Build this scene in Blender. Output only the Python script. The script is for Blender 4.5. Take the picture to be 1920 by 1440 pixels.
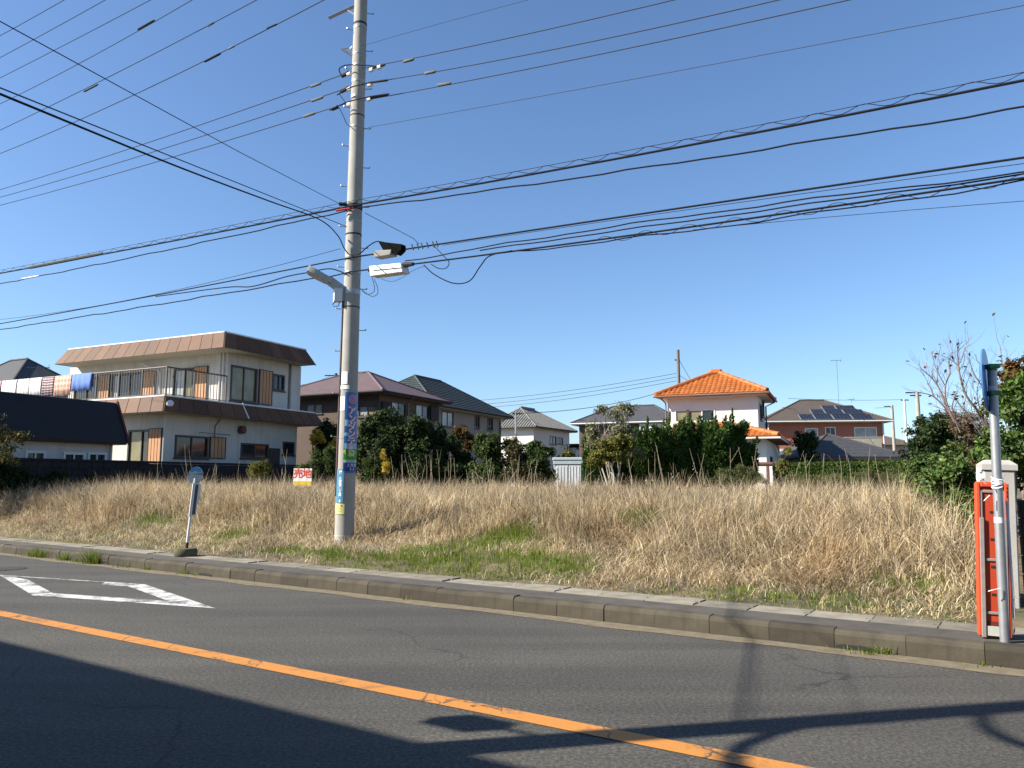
import bpy, bmesh, math, random
import numpy as np
from mathutils import Vector, Matrix
random.seed(7); RNG = np.random.default_rng(7)
for o in list(bpy.data.objects): bpy.data.objects.remove(o)
SC = bpy.context.scene
COL = SC.collection

# ---------------------------------------------------------------- camera, sky, sun, exposure
EYE = 1.55; FPX = 1450.0; HOR = 900.0          # photo scale: 1920 px wide
PITCH = math.atan((HOR - 720) / FPX)
cam = bpy.data.cameras.new('camera'); camo = bpy.data.objects.new('camera', cam); COL.objects.link(camo)
cam.sensor_width = 36; cam.lens = FPX / 1920 * 36; cam.clip_end = 6000; cam.clip_start = 0.05
camo.location = (0, 0, EYE); camo.rotation_euler = (math.pi / 2 + PITCH, 0, 0)
SC.camera = camo
SUN_EL = math.radians(35); SUN_H = (-0.977, -0.214)      # horizontal direction towards the sun
w = bpy.data.worlds.new('World'); SC.world = w; w.use_nodes = True
nt = w.node_tree; nt.nodes.clear()
sky = nt.nodes.new('ShaderNodeTexSky'); sky.sky_type = 'NISHITA'; sky.sun_disc = False
sky.sun_elevation = SUN_EL; sky.sun_rotation = math.atan2(SUN_H[0], SUN_H[1])
sky.altitude = 0; sky.air_density = 1.0; sky.dust_density = 0.55; sky.ozone_density = 6.0
bgn = nt.nodes.new('ShaderNodeBackground'); bgn.inputs[1].default_value = 0.081
wo = nt.nodes.new('ShaderNodeOutputWorld')
nt.links.new(sky.outputs[0], bgn.inputs[0]); nt.links.new(bgn.outputs[0], wo.inputs[0])
sun = bpy.data.lights.new('sun', 'SUN'); suno = bpy.data.objects.new('sun', sun); COL.objects.link(suno)
sun.energy = 5.0; sun.angle = math.radians(0.55); sun.color = (1.0, 0.93, 0.81)
sd = Vector((SUN_H[0] * math.cos(SUN_EL), SUN_H[1] * math.cos(SUN_EL), math.sin(SUN_EL)))
suno.rotation_euler = sd.to_track_quat('Z', 'Y').to_euler(); suno.location = (-20, -10, 30)
vs = SC.view_settings; vs.view_transform = 'Standard'; vs.look = 'None'; vs.gamma = 1; vs.exposure = 1.25
vs.use_curve_mapping = False

# ---------------------------------------------------------------- photo pixel -> point on a real plane
_c, _s = math.cos(PITCH), math.sin(PITCH)
def ray(x, y):
    v = 720 - y
    return (x - 960, FPX * _c - v * _s, FPX * _s + v * _c)
def gnd(x, y, z=0.0):
    r = ray(x, y); t = (z - EYE) / r[2]; return Vector((r[0] * t, r[1] * t, z))
def at(x, y, Y):
    r = ray(x, y); t = Y / r[1]; return Vector((r[0] * t, Y, EYE + r[2] * t))
RA = math.radians(33.5); RC, RS = math.cos(RA), math.sin(RA)
def UV(u, v, z=0.0): return Vector((u * RC + v * RS, -u * RS + v * RC, z))
def toUV(p): return (p[0] * RC - p[1] * RS, p[0] * RS + p[1] * RC)
def atv(x, y, v):
    r = ray(x, y); t = v / (r[0] * RS + r[1] * RC); return Vector((r[0] * t, r[1] * t, EYE + r[2] * t))
VK = lambda u: 7.83 - 0.012 * u          # kerb line
def DD(u, v):                              # distance behind the kerb, the bank being steeper towards the left
    d = v - (7.83 - 0.012 * u)
    return np.where(d > 1.06, 1.06 + (d - 1.06) * np.interp(u, [-20, -12], [2.1, 1.0]), d)
def GZ(u, v):                              # terrain height (numpy friendly)
    d = DD(u, v)
    b = np.interp(d, [-1, 0.04, 0.1, 1.06, 2.6, 3.4, 4.6, 6.0, 40], [-0.06, -0.06, 0.1, 0.15, 0.30, 0.42, 0.74, 0.84, 0.9])
    return b

# ---------------------------------------------------------------- helpers
def tag(o, label=None, cat=None, group=None, kind=None):
    if label: o['label'] = label
    if cat: o['category'] = cat
    if group: o['group'] = group
    if kind: o['kind'] = kind
    return o
def empty(name, loc=(0, 0, 0), rz=0.0, parent=None):
    o = bpy.data.objects.new(name, None); COL.objects.link(o); o.location = loc; o.rotation_euler = (0, 0, rz)
    o.empty_display_size = .2
    if parent: o.parent = parent
    return o
class MB:
    def __init__(s): s.v = []; s.f = []
    def add(s, vs_, fs):
        n = len(s.v); s.v += [tuple(p) for p in vs_]; s.f += [tuple(i + n for i in f) for f in fs]; return s
    def quad(s, a, b, c, d): return s.add([a, b, c, d], [(0, 1, 2, 3)])
    def tri(s, a, b, c): return s.add([a, b, c], [(0, 1, 2)])
    def box(s, x0, x1, y0, y1, z0, z1):
        v = [(x, y, z) for z in (z0, z1) for y in (y0, y1) for x in (x0, x1)]
        return s.add(v, [(0, 2, 3, 1), (4, 5, 7, 6), (0, 1, 5, 4), (2, 6, 7, 3), (0, 4, 6, 2), (1, 3, 7, 5)])
    def bbox(s, x0, x1, y0, y1, z0, z1, b=.01):     # box with chamfered edges
        b = min(b, abs(x1 - x0) / 3, abs(y1 - y0) / 3, abs(z1 - z0) / 3)
        bm = bmesh.new(); bmesh.ops.create_cube(bm, size=1)
        for vv in bm.verts:
            vv.co = Vector(((x0 + x1) / 2 + vv.co.x * (x1 - x0), (y0 + y1) / 2 + vv.co.y * (y1 - y0), (z0 + z1) / 2 + vv.co.z * (z1 - z0)))
        bmesh.ops.bevel(bm, geom=bm.edges[:], offset=b, segments=1, affect='EDGES')
        bm.verts.index_update()
        s.add([vv.co.copy() for vv in bm.verts], [[q.index for q in f.verts] for f in bm.faces]); bm.free(); return s
    def prism(s, poly, axis_fn, t0, t1):            # polygon extruded: axis_fn(p,q,t)->xyz
        n = len(poly); v = [axis_fn(p, q, t0) for p, q in poly] + [axis_fn(p, q, t1) for p, q in poly]
        f = [tuple(range(n))[::-1], tuple(range(n, 2 * n))] + [(i, (i + 1) % n, n + (i + 1) % n, n + i) for i in range(n)]
        return s.add(v, f)
    def tube(s, pts, r, n=6, cap=True):
        pts = [Vector(p) for p in pts]; rr = r if hasattr(r, '__len__') else [r] * len(pts)
        rings = []; up = None
        for i, p in enumerate(pts):
            d = (pts[min(i + 1, len(pts) - 1)] - pts[max(i - 1, 0)]).normalized()
            if up is None:
                up = Vector((0, 0, 1)) if abs(d.z) < .9 else Vector((1, 0, 0))
            a = d.cross(up)
            if a.length < 1e-5: a = d.orthogonal()
            a.normalize(); b = a.cross(d).normalized(); up = b
            rings.append([p + (a * math.cos(2 * math.pi * k / n) + b * math.sin(2 * math.pi * k / n)) * rr[i] for k in range(n)])
        v = [q for rg in rings for q in rg]; f = []
        for i in range(len(pts) - 1):
            for k in range(n):
                f.append((i * n + k, i * n + (k + 1) % n, (i + 1) * n + (k + 1) % n, (i + 1) * n + k))
        if cap: f += [tuple(range(n))[::-1], tuple(range((len(pts) - 1) * n, len(pts) * n))]
        return s.add(v, f)
    def mesh(s, name, smooth=False):
        m = bpy.data.meshes.new(name); m.from_pydata(s.v, [], s.f); m.update()
        bm = bmesh.new(); bm.from_mesh(m); bmesh.ops.recalc_face_normals(bm, faces=bm.faces); bm.to_mesh(m); bm.free()
        if smooth:
            m.polygons.foreach_set('use_smooth', [True] * len(m.polygons))
            try: m.set_sharp_from_angle(angle=math.radians(40))
            except Exception: pass
        return m
    def build(s, name, mat, parent=None, smooth=False, raw=False):
        if raw:
            m = bpy.data.meshes.new(name); m.from_pydata(s.v, [], s.f); m.update()
        else: m = s.mesh(name, smooth)
        return link(name, m, mat, parent)
def link(name, me, mat=None, parent=None, loc=None, rz=None):
    o = bpy.data.objects.new(name, me); COL.objects.link(o)
    if mat and not me.materials: me.materials.append(mat)
    if parent: o.parent = parent
    if loc is not None: o.location = loc
    if rz is not None: o.rotation_euler = (0, 0, rz)
    return o
def np_mesh(name, verts, quads=None, tris=None):
    m = bpy.data.meshes.new(name); nq = 0 if quads is None else len(quads); ntr = 0 if tris is None else len(tris)
    m.vertices.add(len(verts)); m.vertices.foreach_set('co', np.ascontiguousarray(verts, np.float32).ravel())
    li = []; st = []; tot = []
    if nq: li.append(quads.ravel()); st.append(np.arange(nq) * 4); tot.append(np.full(nq, 4))
    if ntr: li.append(tris.ravel()); st.append(np.arange(ntr) * 3 + nq * 4); tot.append(np.full(ntr, 3))
    li = np.concatenate(li).astype(np.int32)
    m.loops.add(len(li)); m.loops.foreach_set('vertex_index', li)
    m.polygons.add(nq + ntr); m.polygons.foreach_set('loop_start', np.concatenate(st).astype(np.int32))
    try: m.polygons.foreach_set('loop_total', np.concatenate(tot).astype(np.int32))
    except Exception: pass
    m.update(calc_edges=True); return m

# ---------------------------------------------------------------- materials
MATS = {}
def nodes_of(name):
    m = bpy.data.materials.new(name); m.use_nodes = True; t = m.node_tree; t.nodes.clear()
    out = t.nodes.new('ShaderNodeOutputMaterial'); p = t.nodes.new('ShaderNodeBsdfPrincipled')
    t.links.new(p.outputs[0], out.inputs[0]); MATS[name] = m; return m, t, p, out
def N(t, typ, **kw):
    n = t.nodes.new(typ)
    for k, v in kw.items():
        if k.startswith('i_'):
            key = k[2:]; key = int(key) if key.isdigit() else key.replace('_', ' ')
            n.inputs[key].default_value = v
        else: setattr(n, k, v)
    return n
def coords(t, kind='Object', scale=(1, 1, 1)):
    tc = N(t, 'ShaderNodeTexCoord'); mp = N(t, 'ShaderNodeMapping'); mp.inputs['Scale'].default_value = scale
    t.links.new(tc.outputs[kind], mp.inputs[0]); return mp.outputs[0]
def noise(t, vec, scale, detail=6, rough=.6):
    n = N(t, 'ShaderNodeTexNoise'); n.inputs['Scale'].default_value = scale; n.inputs['Detail'].default_value = detail
    n.inputs['Roughness'].default_value = rough; t.links.new(vec, n.inputs['Vector']); return n.outputs[0]
def ramp(t, fac, stops, interp='LINEAR'):
    r = N(t, 'ShaderNodeValToRGB'); r.color_ramp.interpolation = interp; e = r.color_ramp.elements
    e[0].position = stops[0][0]; e[0].color = (*stops[0][1], 1); e[1].position = stops[-1][0]; e[1].color = (*stops[-1][1], 1)
    for p, c in stops[1:-1]:
        q = e.new(p); q.color = (*c, 1)
    t.links.new(fac, r.inputs[0]); return r.outputs[0]
def mixc(t, fac, a, b, mode='MIX'):
    m = N(t, 'ShaderNodeMix', data_type='RGBA', blend_type=mode)
    for sock, val in ((0, fac), (6, a), (7, b)):
        if hasattr(val, 'is_linked') or hasattr(val, 'links'): t.links.new(val, m.inputs[sock])
        elif isinstance(val, (int, float)): m.inputs[sock].default_value = val
        else: m.inputs[sock].default_value = (*val, 1)
    return m.outputs[2]
def bump(t, p, h, strength, dist=.01):
    b = N(t, 'ShaderNodeBump'); b.inputs['Strength'].default_value = strength; b.inputs['Distance'].default_value = dist
    t.links.new(h, b.inputs['Height']); t.links.new(b.outputs[0], p.inputs['Normal'])
def sc(c, k): return tuple(min(1, x * k) for x in c)
def mat(name, col, rough=.75, var=.18, scale=6, bmp=.15, bscale=60, metal=0, spec=.3, streak=0, dirt=(.12, .1, .07), island=0.0, kind='Object'):
    if name in MATS: return MATS[name]
    m, t, p, o = nodes_of(name); vec = coords(t, kind)
    c = ramp(t, noise(t, vec, scale), [(.25, sc(col, 1 - var)), (.75, sc(col, 1 + var))])
    if island:
        g = N(t, 'ShaderNodeObjectInfo'); c2 = ramp(t, g.outputs['Random'], [(0, (1 - island,) * 3), (1, (1 + island * .6,) * 3)])
        c = mixc(t, 1.0, c, c2, 'MULTIPLY')
    if streak:
        sv = coords(t, kind, (2.2, 2.2, .22)); f = ramp(t, noise(t, sv, 2.0, 8, .7), [(.48, (0, 0, 0)), (.72, (streak,) * 3)])
        c = mixc(t, f, c, dirt)
    t.links.new(c, p.inputs['Base Color'])
    p.inputs['Roughness'].default_value = rough; p.inputs['Metallic'].default_value = metal; p.inputs['Specular IOR Level'].default_value = spec
    if bmp: bump(t, p, noise(t, vec, bscale, 4), bmp)
    return m
def leafmat(name, stops, trans=.3, rough=.65, spec=.12, big_s=.9, big_a=.28, patch=None):
    if name in MATS: return MATS[name]
    m, t, p, o = nodes_of(name)
    g = N(t, 'ShaderNodeNewGeometry'); c = ramp(t, g.outputs['Random Per Island'], stops)
    vec = coords(t); big = ramp(t, noise(t, vec, big_s, 3), [(.3, (1 - big_a,) * 3), (.7, (1 + big_a * .75, 1 + big_a * .7, 1 + big_a * .5))])
    c = mixc(t, 1.0, c, big, 'MULTIPLY')
    if patch: c = mixc(t, ramp(t, noise(t, vec, .55, 4), [(.5, (0, 0, 0)), (.62, (.55, .55, .55))]), c, mixc(t, 1.0, c, patch, 'MULTIPLY'))
    t.links.new(c, p.inputs['Base Color']); p.inputs['Roughness'].default_value = rough; p.inputs['Specular IOR Level'].default_value = spec
    tr = N(t, 'ShaderNodeBsdfTranslucent'); t.links.new(c, tr.inputs[0])
    mx = N(t, 'ShaderNodeMixShader'); mx.inputs[0].default_value = trans
    t.links.new(p.outputs[0], mx.inputs[1]); t.links.new(tr.outputs[0], mx.inputs[2]); t.links.new(mx.outputs[0], o.inputs[0])
    return m
def glass(name, col, rough=.06):
    if name in MATS: return MATS[name]
    m, t, p, o = nodes_of(name); vec = coords(t)
    c = ramp(t, noise(t, vec, 1.6, 3), [(.3, sc(col, .75)), (.7, sc(col, 1.25))]); t.links.new(c, p.inputs['Base Color'])
    p.inputs['Roughness'].default_value = rough; p.inputs['Specular IOR Level'].default_value = .5
    bump(t, p, noise(t, vec, 1.2, 2), .03, .05); return m

def asphalt_mat():
    m, t, p, o = nodes_of('asphalt'); vec = coords(t)
    base = ramp(t, noise(t, vec, .35, 5), [(.28, (.053, .051, .047)), (.5, (.066, .063, .057)), (.72, (.078, .074, .066))])
    grain = ramp(t, noise(t, vec, 130, 3, .8), [(.3, (.55, .55, .56)), (.52, (1, 1, 1)), (.72, (1.75, 1.72, 1.65))])
    c = mixc(t, .9, base, grain, 'MULTIPLY')
    g2 = ramp(t, noise(t, vec, 38, 5, .85), [(.33, (.3, .3, .31)), (.5, (.96, .97, .96)), (.67, (2.2, 2.16, 2.04))]); c = mixc(t, 1.0, c, g2, 'MULTIPLY')
    # wheel-track polish and long stains along the road
    tv = N(t, 'ShaderNodeMapping'); tv.inputs['Rotation'].default_value = (0, 0, RA); tv.inputs['Scale'].default_value = (.12, 1.6, 1)
    tc = N(t, 'ShaderNodeTexCoord'); t.links.new(tc.outputs['Object'], tv.inputs[0])
    st = ramp(t, noise(t, tv.outputs[0], 1.0, 5), [(.33, (.8, .8, .81)), (.67, (1.15, 1.14, 1.12))]); c = mixc(t, 1.0, c, st, 'MULTIPLY')
    # fine cracks
    wv = N(t, 'ShaderNodeVectorMath', operation='ADD'); nz = N(t, 'ShaderNodeTexNoise'); nz.inputs['Scale'].default_value = 1.6; nz.inputs['Detail'].default_value = 4
    t.links.new(vec, nz.inputs['Vector']); sv = N(t, 'ShaderNodeVectorMath', operation='SCALE'); sv.inputs[3].default_value = .5
    t.links.new(nz.outputs[1], sv.inputs[0]); t.links.new(vec, wv.inputs[0]); t.links.new(sv.outputs[0], wv.inputs[1])
    vo = N(t, 'ShaderNodeTexVoronoi', feature='DISTANCE_TO_EDGE'); vo.inputs['Scale'].default_value = .42; t.links.new(wv.outputs[0], vo.inputs['Vector'])
    cr = ramp(t, vo.outputs['Distance'], [(.0, (1, 1, 1)), (.006, (0, 0, 0))])
    mk = ramp(t, noise(t, vec, .5, 2), [(.5, (0, 0, 0)), (.58, (.75, .75, .75))]); cf = mixc(t, 1.0, cr, mk, 'MULTIPLY')
    c = mixc(t, cf, c, (.018, .018, .018))
    t.links.new(c, p.inputs['Base Color']); p.inputs['Roughness'].default_value = .8; p.inputs['Specular IOR Level'].default_value = .25
    bump(t, p, noise(t, vec, 110, 4, .8), .5, .006); return m
def paint_mat(name, col, wear, lo=.42, crack=True):
    m, t, p, o = nodes_of(name); vec = coords(t)
    n1 = noise(t, vec, 3.0, 8, .75); f = ramp(t, n1, [(lo - .05, (wear,) * 3), (lo + .06, (0, 0, 0))])
    n2 = ramp(t, noise(t, vec, 60, 4, .8), [(.3, (.82, .82, .82)), (.7, (1.08, 1.08, 1.08))])
    c = mixc(t, 1.0, col, n2, 'MULTIPLY'); c = mixc(t, f, c, (.055, .054, .052))
    if crack:                       # transverse cracks through the paint
        mp = N(t, 'ShaderNodeMapping'); mp.inputs['Rotation'].default_value = (0, 0, RA); mp.inputs['Scale'].default_value = (1, .25, 1)
        tc = N(t, 'ShaderNodeTexCoord'); t.links.new(tc.outputs['Object'], mp.inputs[0])
        nz = N(t, 'ShaderNodeTexNoise'); nz.inputs['Scale'].default_value = 5; t.links.new(vec, nz.inputs['Vector'])
        sv = N(t, 'ShaderNodeVectorMath', operation='SCALE'); sv.inputs[3].default_value = .22; t.links.new(nz.outputs[1], sv.inputs[0])
        ad = N(t, 'ShaderNodeVectorMath', operation='ADD'); t.links.new(mp.outputs[0], ad.inputs[0]); t.links.new(sv.outputs[0], ad.inputs[1])
        vo = N(t, 'ShaderNodeTexVoronoi', feature='DISTANCE_TO_EDGE'); vo.inputs['Scale'].default_value = 2.2; t.links.new(ad.outputs[0], vo.inputs['Vector'])
        cr = ramp(t, vo.outputs['Distance'], [(.0, (1, 1, 1)), (.022, (0, 0, 0))]); mk = ramp(t, noise(t, vec, 1.1, 2), [(.42, (0, 0, 0)), (.5, (1, 1, 1))])
        c = mixc(t, mixc(t, 1.0, cr, mk, 'MULTIPLY'), c, (.04, .035, .03))
    t.links.new(c, p.inputs['Base Color']); p.inputs['Roughness'].default_value = .65
    bump(t, p, noise(t, vec, 110, 3), .3, .004); return m
def ground_mat():
    m, t, p, o = nodes_of('soil'); vec = coords(t)
    c = ramp(t, noise(t, vec, 1.3, 8), [(.3, (.05, .04, .025)), (.5, (.11, .085, .05)), (.7, (.16, .125, .075))])
    g = ramp(t, noise(t, vec, .35, 5), [(.48, (0, 0, 0)), (.6, (.6, .6, .6))]); c = mixc(t, g, c, (.06, .075, .025))
    t.links.new(c, p.inputs['Base Color']); p.inputs['Roughness'].default_value = .95
    bump(t, p, noise(t, vec, 12, 6), .6, .03); return m
ASPHALT = asphalt_mat(); WHITE_LINE = paint_mat('white_road_paint', (.5, .5, .48), .9, .46, False); YELLOW_LINE = paint_mat('orange_road_paint', (.46, .19, .033), .6, .41)
SOIL = ground_mat()
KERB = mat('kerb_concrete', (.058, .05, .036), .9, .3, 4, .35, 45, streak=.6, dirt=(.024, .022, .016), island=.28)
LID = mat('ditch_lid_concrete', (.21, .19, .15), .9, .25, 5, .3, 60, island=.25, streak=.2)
WALK = mat('old_asphalt_walk', (.075, .068, .06), .92, .3, 3, .4, 90)
SAND = mat('gutter_sand', (.15, .125, .085), .95, .3, 8, .5, 80)
CONC = mat('pole_concrete', (.30, .29, .26), .85, .12, 3, .12, 60, streak=.25, dirt=(.16, .15, .13))
STEEL = mat('galvanised_steel', (.32, .33, .34), .45, .15, 10, .05, 80, metal=.6, spec=.5)
DARKMET = mat('dark_metal', (.018, .018, .02), .75, .2, 12, .05, 60)
BLACKCAB = mat('black_cable', (.018, .019, .022), .85, .1, 10, 0, spec=.06)
GREYCAB = mat('grey_cable', (.055, .057, .065), .85, .1, 10, 0, spec=.06)
PORC = mat('porcelain', (.6, .6, .57), .3, .05, 10, 0, spec=.5)
WALLW = mat('white_render_wall', (.5, .485, .45), .85, .06, 2, .1, 40, streak=.45, dirt=(.26, .22, .16))
WALLW2 = mat('clean_white_wall', (.6, .59, .565), .85, .05, 2, .08, 40, streak=.1, dirt=(.4, .38, .34))
SOFFIT = mat('soffit_board', (.36, .34, .29), .85, .08, 3, .05, 40, streak=.25, dirt=(.25, .22, .16))
FASCIA = mat('brown_fascia_metal', (.1, .046, .022), .7, .2, 3, .08, 40, island=.25, streak=.2, dirt=(.1, .06, .04))
TRIMW = mat('pale_metal_trim', (.6, .6, .58), .5, .06, 6, .03, 50)
SHUT = mat('tan_storm_shutter', (.42, .23, .12), .6, .1, 5, .04, 40)
FRAME = mat('bronze_window_frame', (.05, .042, .035), .5, .15, 10, .03, 50)
FRAMEW = mat('white_window_frame', (.62, .62, .6), .5, .05, 10, .02, 50)
GLD = glass('dark_window_glass', (.02, .024, .028)); GLP = glass('curtained_window_glass', (.26, .28, .28), .12)
GLK = glass('khaki_curtain_glass', (.17, .155, .085), .2)
RAIL = mat('brown_railing', (.10, .085, .07), .5, .12, 10, .03, 50)
ROOFK = mat('black_metal_roof', (.012, .011, .012), .55, .25, 3, .1, 30)
BROWNW = mat('brown_render_wall', (.095, .068, .055), .85, .1, 3, .1, 40)
GREIGE = mat('greige_wall', (.22, .2, .175), .85, .06, 3, .08, 40)
ROOFP = mat('purple_brown_slate', (.115, .08, .085), .7, .12, 1.5, .12, 30)
ROOFG = mat('dark_green_grey_tile', (.045, .055, .055), .6, .25, 2, .12, 30)
ROOFSG = mat('silver_grey_tile', (.16, .155, .145), .6, .2, 3, .1, 30)
ROOFS = mat('slate_roof', (.055, .056, .062), .75, .2, 3, .2, 30)
ROOFB = mat('brown_slate_roof', (.085, .068, .058), .75, .18, 3, .15, 30)
ORANGE = mat('orange_clay_tile', (.38, .12, .026), .45, .2, 4, .1, 40, spec=.45, island=.22)
BRICKW = mat('brick_red_siding', (.33, .125, .085), .85, .12, 6, .2, 30)
BEIGE = mat('beige_balcony', (.30, .28, .235), .8, .06, 4, .05, 40)
SOLAR = mat('solar_cell', (.012, .014, .022), .15, .1, 8, 0, spec=.6)
WOODT = mat('tree_bark', (.11, .085, .06), .9, .25, 12, .4, 40)
BARKP = mat('pale_bark', (.36, .33, .28), .85, .2, 12, .3, 40)
BARKR = mat('reddish_twig_bark', (.19, .14, .13), .85, .2, 12, .2, 40)
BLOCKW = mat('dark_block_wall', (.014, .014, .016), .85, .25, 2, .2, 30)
# ================================================================ SETTING: ground, road, kerb, sidewalk
def strip(name, mat_, u0, u1, vfun0, vfun1, z, n=60, parent=None, z1=None):
    mb = MB(); us = np.linspace(u0, u1, n + 1)
    for i in range(n):
        a, b = us[i], us[i + 1]
        mb.quad(UV(a, vfun0(a), z), UV(b, vfun0(b), z), UV(b, vfun1(b), z1 if z1 is not None else z), UV(a, vfun1(a), z1 if z1 is not None else z))
    return mb.build(name, mat_, parent)
def make_ground():
    us = np.concatenate([[-3000, -900, -300, -120, -70, -45], np.arange(-32, 12.01, .4), [16, 24, 40, 80, 300, 900, 3000]])
    vs_ = np.concatenate([[-3000, -600, -120, -40, -10, -5, -1, 0, .04, .1, .6, 1.0], np.arange(1.3, 9, .3), np.arange(9.5, 42, 1.5), [55, 90, 160, 400, 1200, 3000]])
    U, D_ = np.meshgrid(us, vs_, indexing='ij'); V = D_ + 7.83 - .012 * np.clip(U, -60, 60) * (np.abs(D_) < 60); Z = GZ(np.clip(U, -60, 60), V)
    nz = RNG.normal(0, 1, U.shape); Z = Z + np.where((V > 9.4) & (V < 40), nz * .025, 0)
    P = np.stack([U * RC + V * RS, -U * RS + V * RC, Z], -1).reshape(-1, 3)
    nu, nv = U.shape; i, j = np.meshgrid(np.arange(nu - 1), np.arange(nv - 1), indexing='ij'); a = (i * nv + j).ravel()
    me = np_mesh('ground', P, quads=np.stack([a, a + nv, a + nv + 1, a + 1], -1)[:, ::-1].copy())
    return tag(link('ground', me, SOIL), 'bare soil and rough ground under the dry grass field', kind='structure')
make_ground()
tag(strip('road', ASPHALT, -150, 60, lambda u: .7, lambda u: VK(u) - .02, 0.0), 'grey asphalt two lane road', kind='structure')
tag(strip('near_pavement', WALK, -150, 60, lambda u: -3, lambda u: .69, .01), 'old asphalt path on the near side of the road', kind='structure')
tag(strip('gutter', SAND, -40, 12, lambda u: VK(u) - .27 + .03 * math.sin(u * 2.1) + .02 * math.sin(u * 5.3), lambda u: VK(u) - .01, .004, 160), 'sandy gutter strip along the kerb', kind='structure')
tag(strip('orange_centre_line', YELLOW_LINE, -60, 20, lambda u: 4.385 + .004 * (u + 5), lambda u: 4.565 + .004 * (u + 5), .005, 80), 'cracked orange line painted along the middle of the road', kind='structure')
def diamond():
    P = [Vector((-8.32, 6.06, 0)), Vector((-11.3, 5.36, 0)), Vector((-14.19, 6.18, 0)), Vector((-11.1, 6.84, 0))]
    c = sum(P, Vector()) / 4; mb = MB()
    inner = []
    for i in range(4):
        a, b, d = P[i - 1], P[i], P[(i + 1) % 4]
        def inset(p, q):
            e = (q - p).normalized(); n = Vector((-e.y, e.x, 0))
            if (c - p).dot(n) < 0: n = -n
            return p + n * .25, e
        p1, e1 = inset(a, b); p2, e2 = inset(b, d)
        den = e1.x * e2.y - e1.y * e2.x; s_ = ((p2.x - p1.x) * e2.y - (p2.y - p1.y) * e2.x) / den
        inner.append(p1 + e1 * s_)
    for i in range(4):
        j = (i + 1) % 4
        for k in range(12):
            f0, f1 = k / 12, (k + 1) / 12
            q = [P[i].lerp(P[j], f0), P[i].lerp(P[j], f1), inner[i].lerp(inner[j], f1), inner[i].lerp(inner[j], f0)]
            if i == 2 and k < 9:          # this side has been ground off to a thin remnant
                q[2] = q[1].lerp(q[2], .22); q[3] = q[0].lerp(q[3], .22)
            mb.quad(*[UV(p.x, p.y, .005) for p in q])
    return tag(mb.build('diamond_marking', WHITE_LINE), 'worn white diamond painted on the far lane', kind='structure')
diamond()
# sidewalk: kerb blocks, asphalt strip, concrete ditch lids
walk = tag(strip('sidewalk', WALK, -60, 14, lambda u: VK(u) + .16, lambda u: VK(u) + .63, .165), 'narrow old asphalt sidewalk behind the kerb', kind='structure')
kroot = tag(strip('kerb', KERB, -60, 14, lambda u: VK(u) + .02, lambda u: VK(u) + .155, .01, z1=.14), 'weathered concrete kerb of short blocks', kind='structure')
kb = []
for q in range(4):
    m = MB(); L = .595; dz = [0, .006, -.006, .003][q]
    pr = [(0.0, -.02), (.0, .13 + dz), (.012, .155 + dz), (.035, .172 + dz), (.16, .174 + dz), (.16, -.02)]
    m.prism(pr, lambda p, q_, t: (t, p, q_), .0, L)
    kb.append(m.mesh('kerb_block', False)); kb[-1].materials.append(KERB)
ang = -RA - math.atan(.012)
lidm = []
for q in range(3):
    m = MB(); L = .595; h = .17 + [.0, .006, -.004][q]
    # slab with a hand slot notched out of one end
    pr = [(0.004, 0.0), (L - .004, 0), (L - .004, .16), (L - .05, .165), (L - .05, .215), (L - .004, .22), (L - .004, .42), (.004, .42)]
    m.prism(pr, lambda p, q_, t: (p, q_, t), .06, h)
    lidm.append(m.mesh('ditch_lid')); lidm[-1].materials.append(LID)
k = 0
u = -31.0
while u < 6.5:
    r = random.Random(k * 13 + 5)
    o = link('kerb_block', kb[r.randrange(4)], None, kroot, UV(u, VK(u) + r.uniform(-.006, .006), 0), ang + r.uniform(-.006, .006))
    o2 = link('ditch_lid', lidm[r.randrange(3)], None, walk, UV(u + .2, VK(u) + .635 + r.uniform(-.004, .004), r.uniform(-.004, .004)), ang)
    o2.rotation_euler = (r.uniform(-.008, .008), r.uniform(-.008, .008), ang)
    u += .6; k += 1
# dark drain mouths at the foot of the kerb
for px, py in ((406, 1078), (1605, 1218)):
    p = gnd(px, py, .0); uu, vv = toUV(p)
    m = MB(); m.prism([(-.16, 0), (.16, 0), (.16, .028), (.1, .04), (-.1, .04), (-.16, .028)], lambda a, b, t: (a, t, b), -.012, .012)
    o = m.build('drain_mouth', DARKMET, kroot); o.location = UV(uu, VK(uu) - .004, .004); o.rotation_euler = (0, 0, ang)
# manhole cover at the far left
p = gnd(16, 1066, .006); m = MB()
n = 24; m.add([(math.cos(2 * math.pi * i / n) * .3, math.sin(2 * math.pi * i / n) * .3, .0) for i in range(n)], [tuple(range(n))])
for q in range(-4, 5):
    ww = math.sqrt(max(0, .27 ** 2 - (q * .06) ** 2)); m.box(-ww, ww, q * .06 - .012, q * .06 + .012, .0015, .006)
o = m.build('manhole_cover', mat('iron_cover', (.09, .085, .08), .6, .2, 8, .1, 40)); o.location = p
tag(o, 'ribbed round iron manhole cover in the far lane at the left edge', 'manhole cover')
# scrap of white litter on the verge
m = MB(); m.add([(-.14, -.05, .03), (.13, -.06, .02), (.16, .05, .07), (-.02, .07, .09), (-.16, .06, .03)], [(0, 1, 3), (1, 2, 3), (0, 3, 4)])
o = m.build('litter', mat('white_paper', (.7, .7, .7), .8, .05)); o.location = gnd(150, 990, .22); tag(o, 'scrap of white paper lying on the verge at the left', 'litter')

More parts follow.
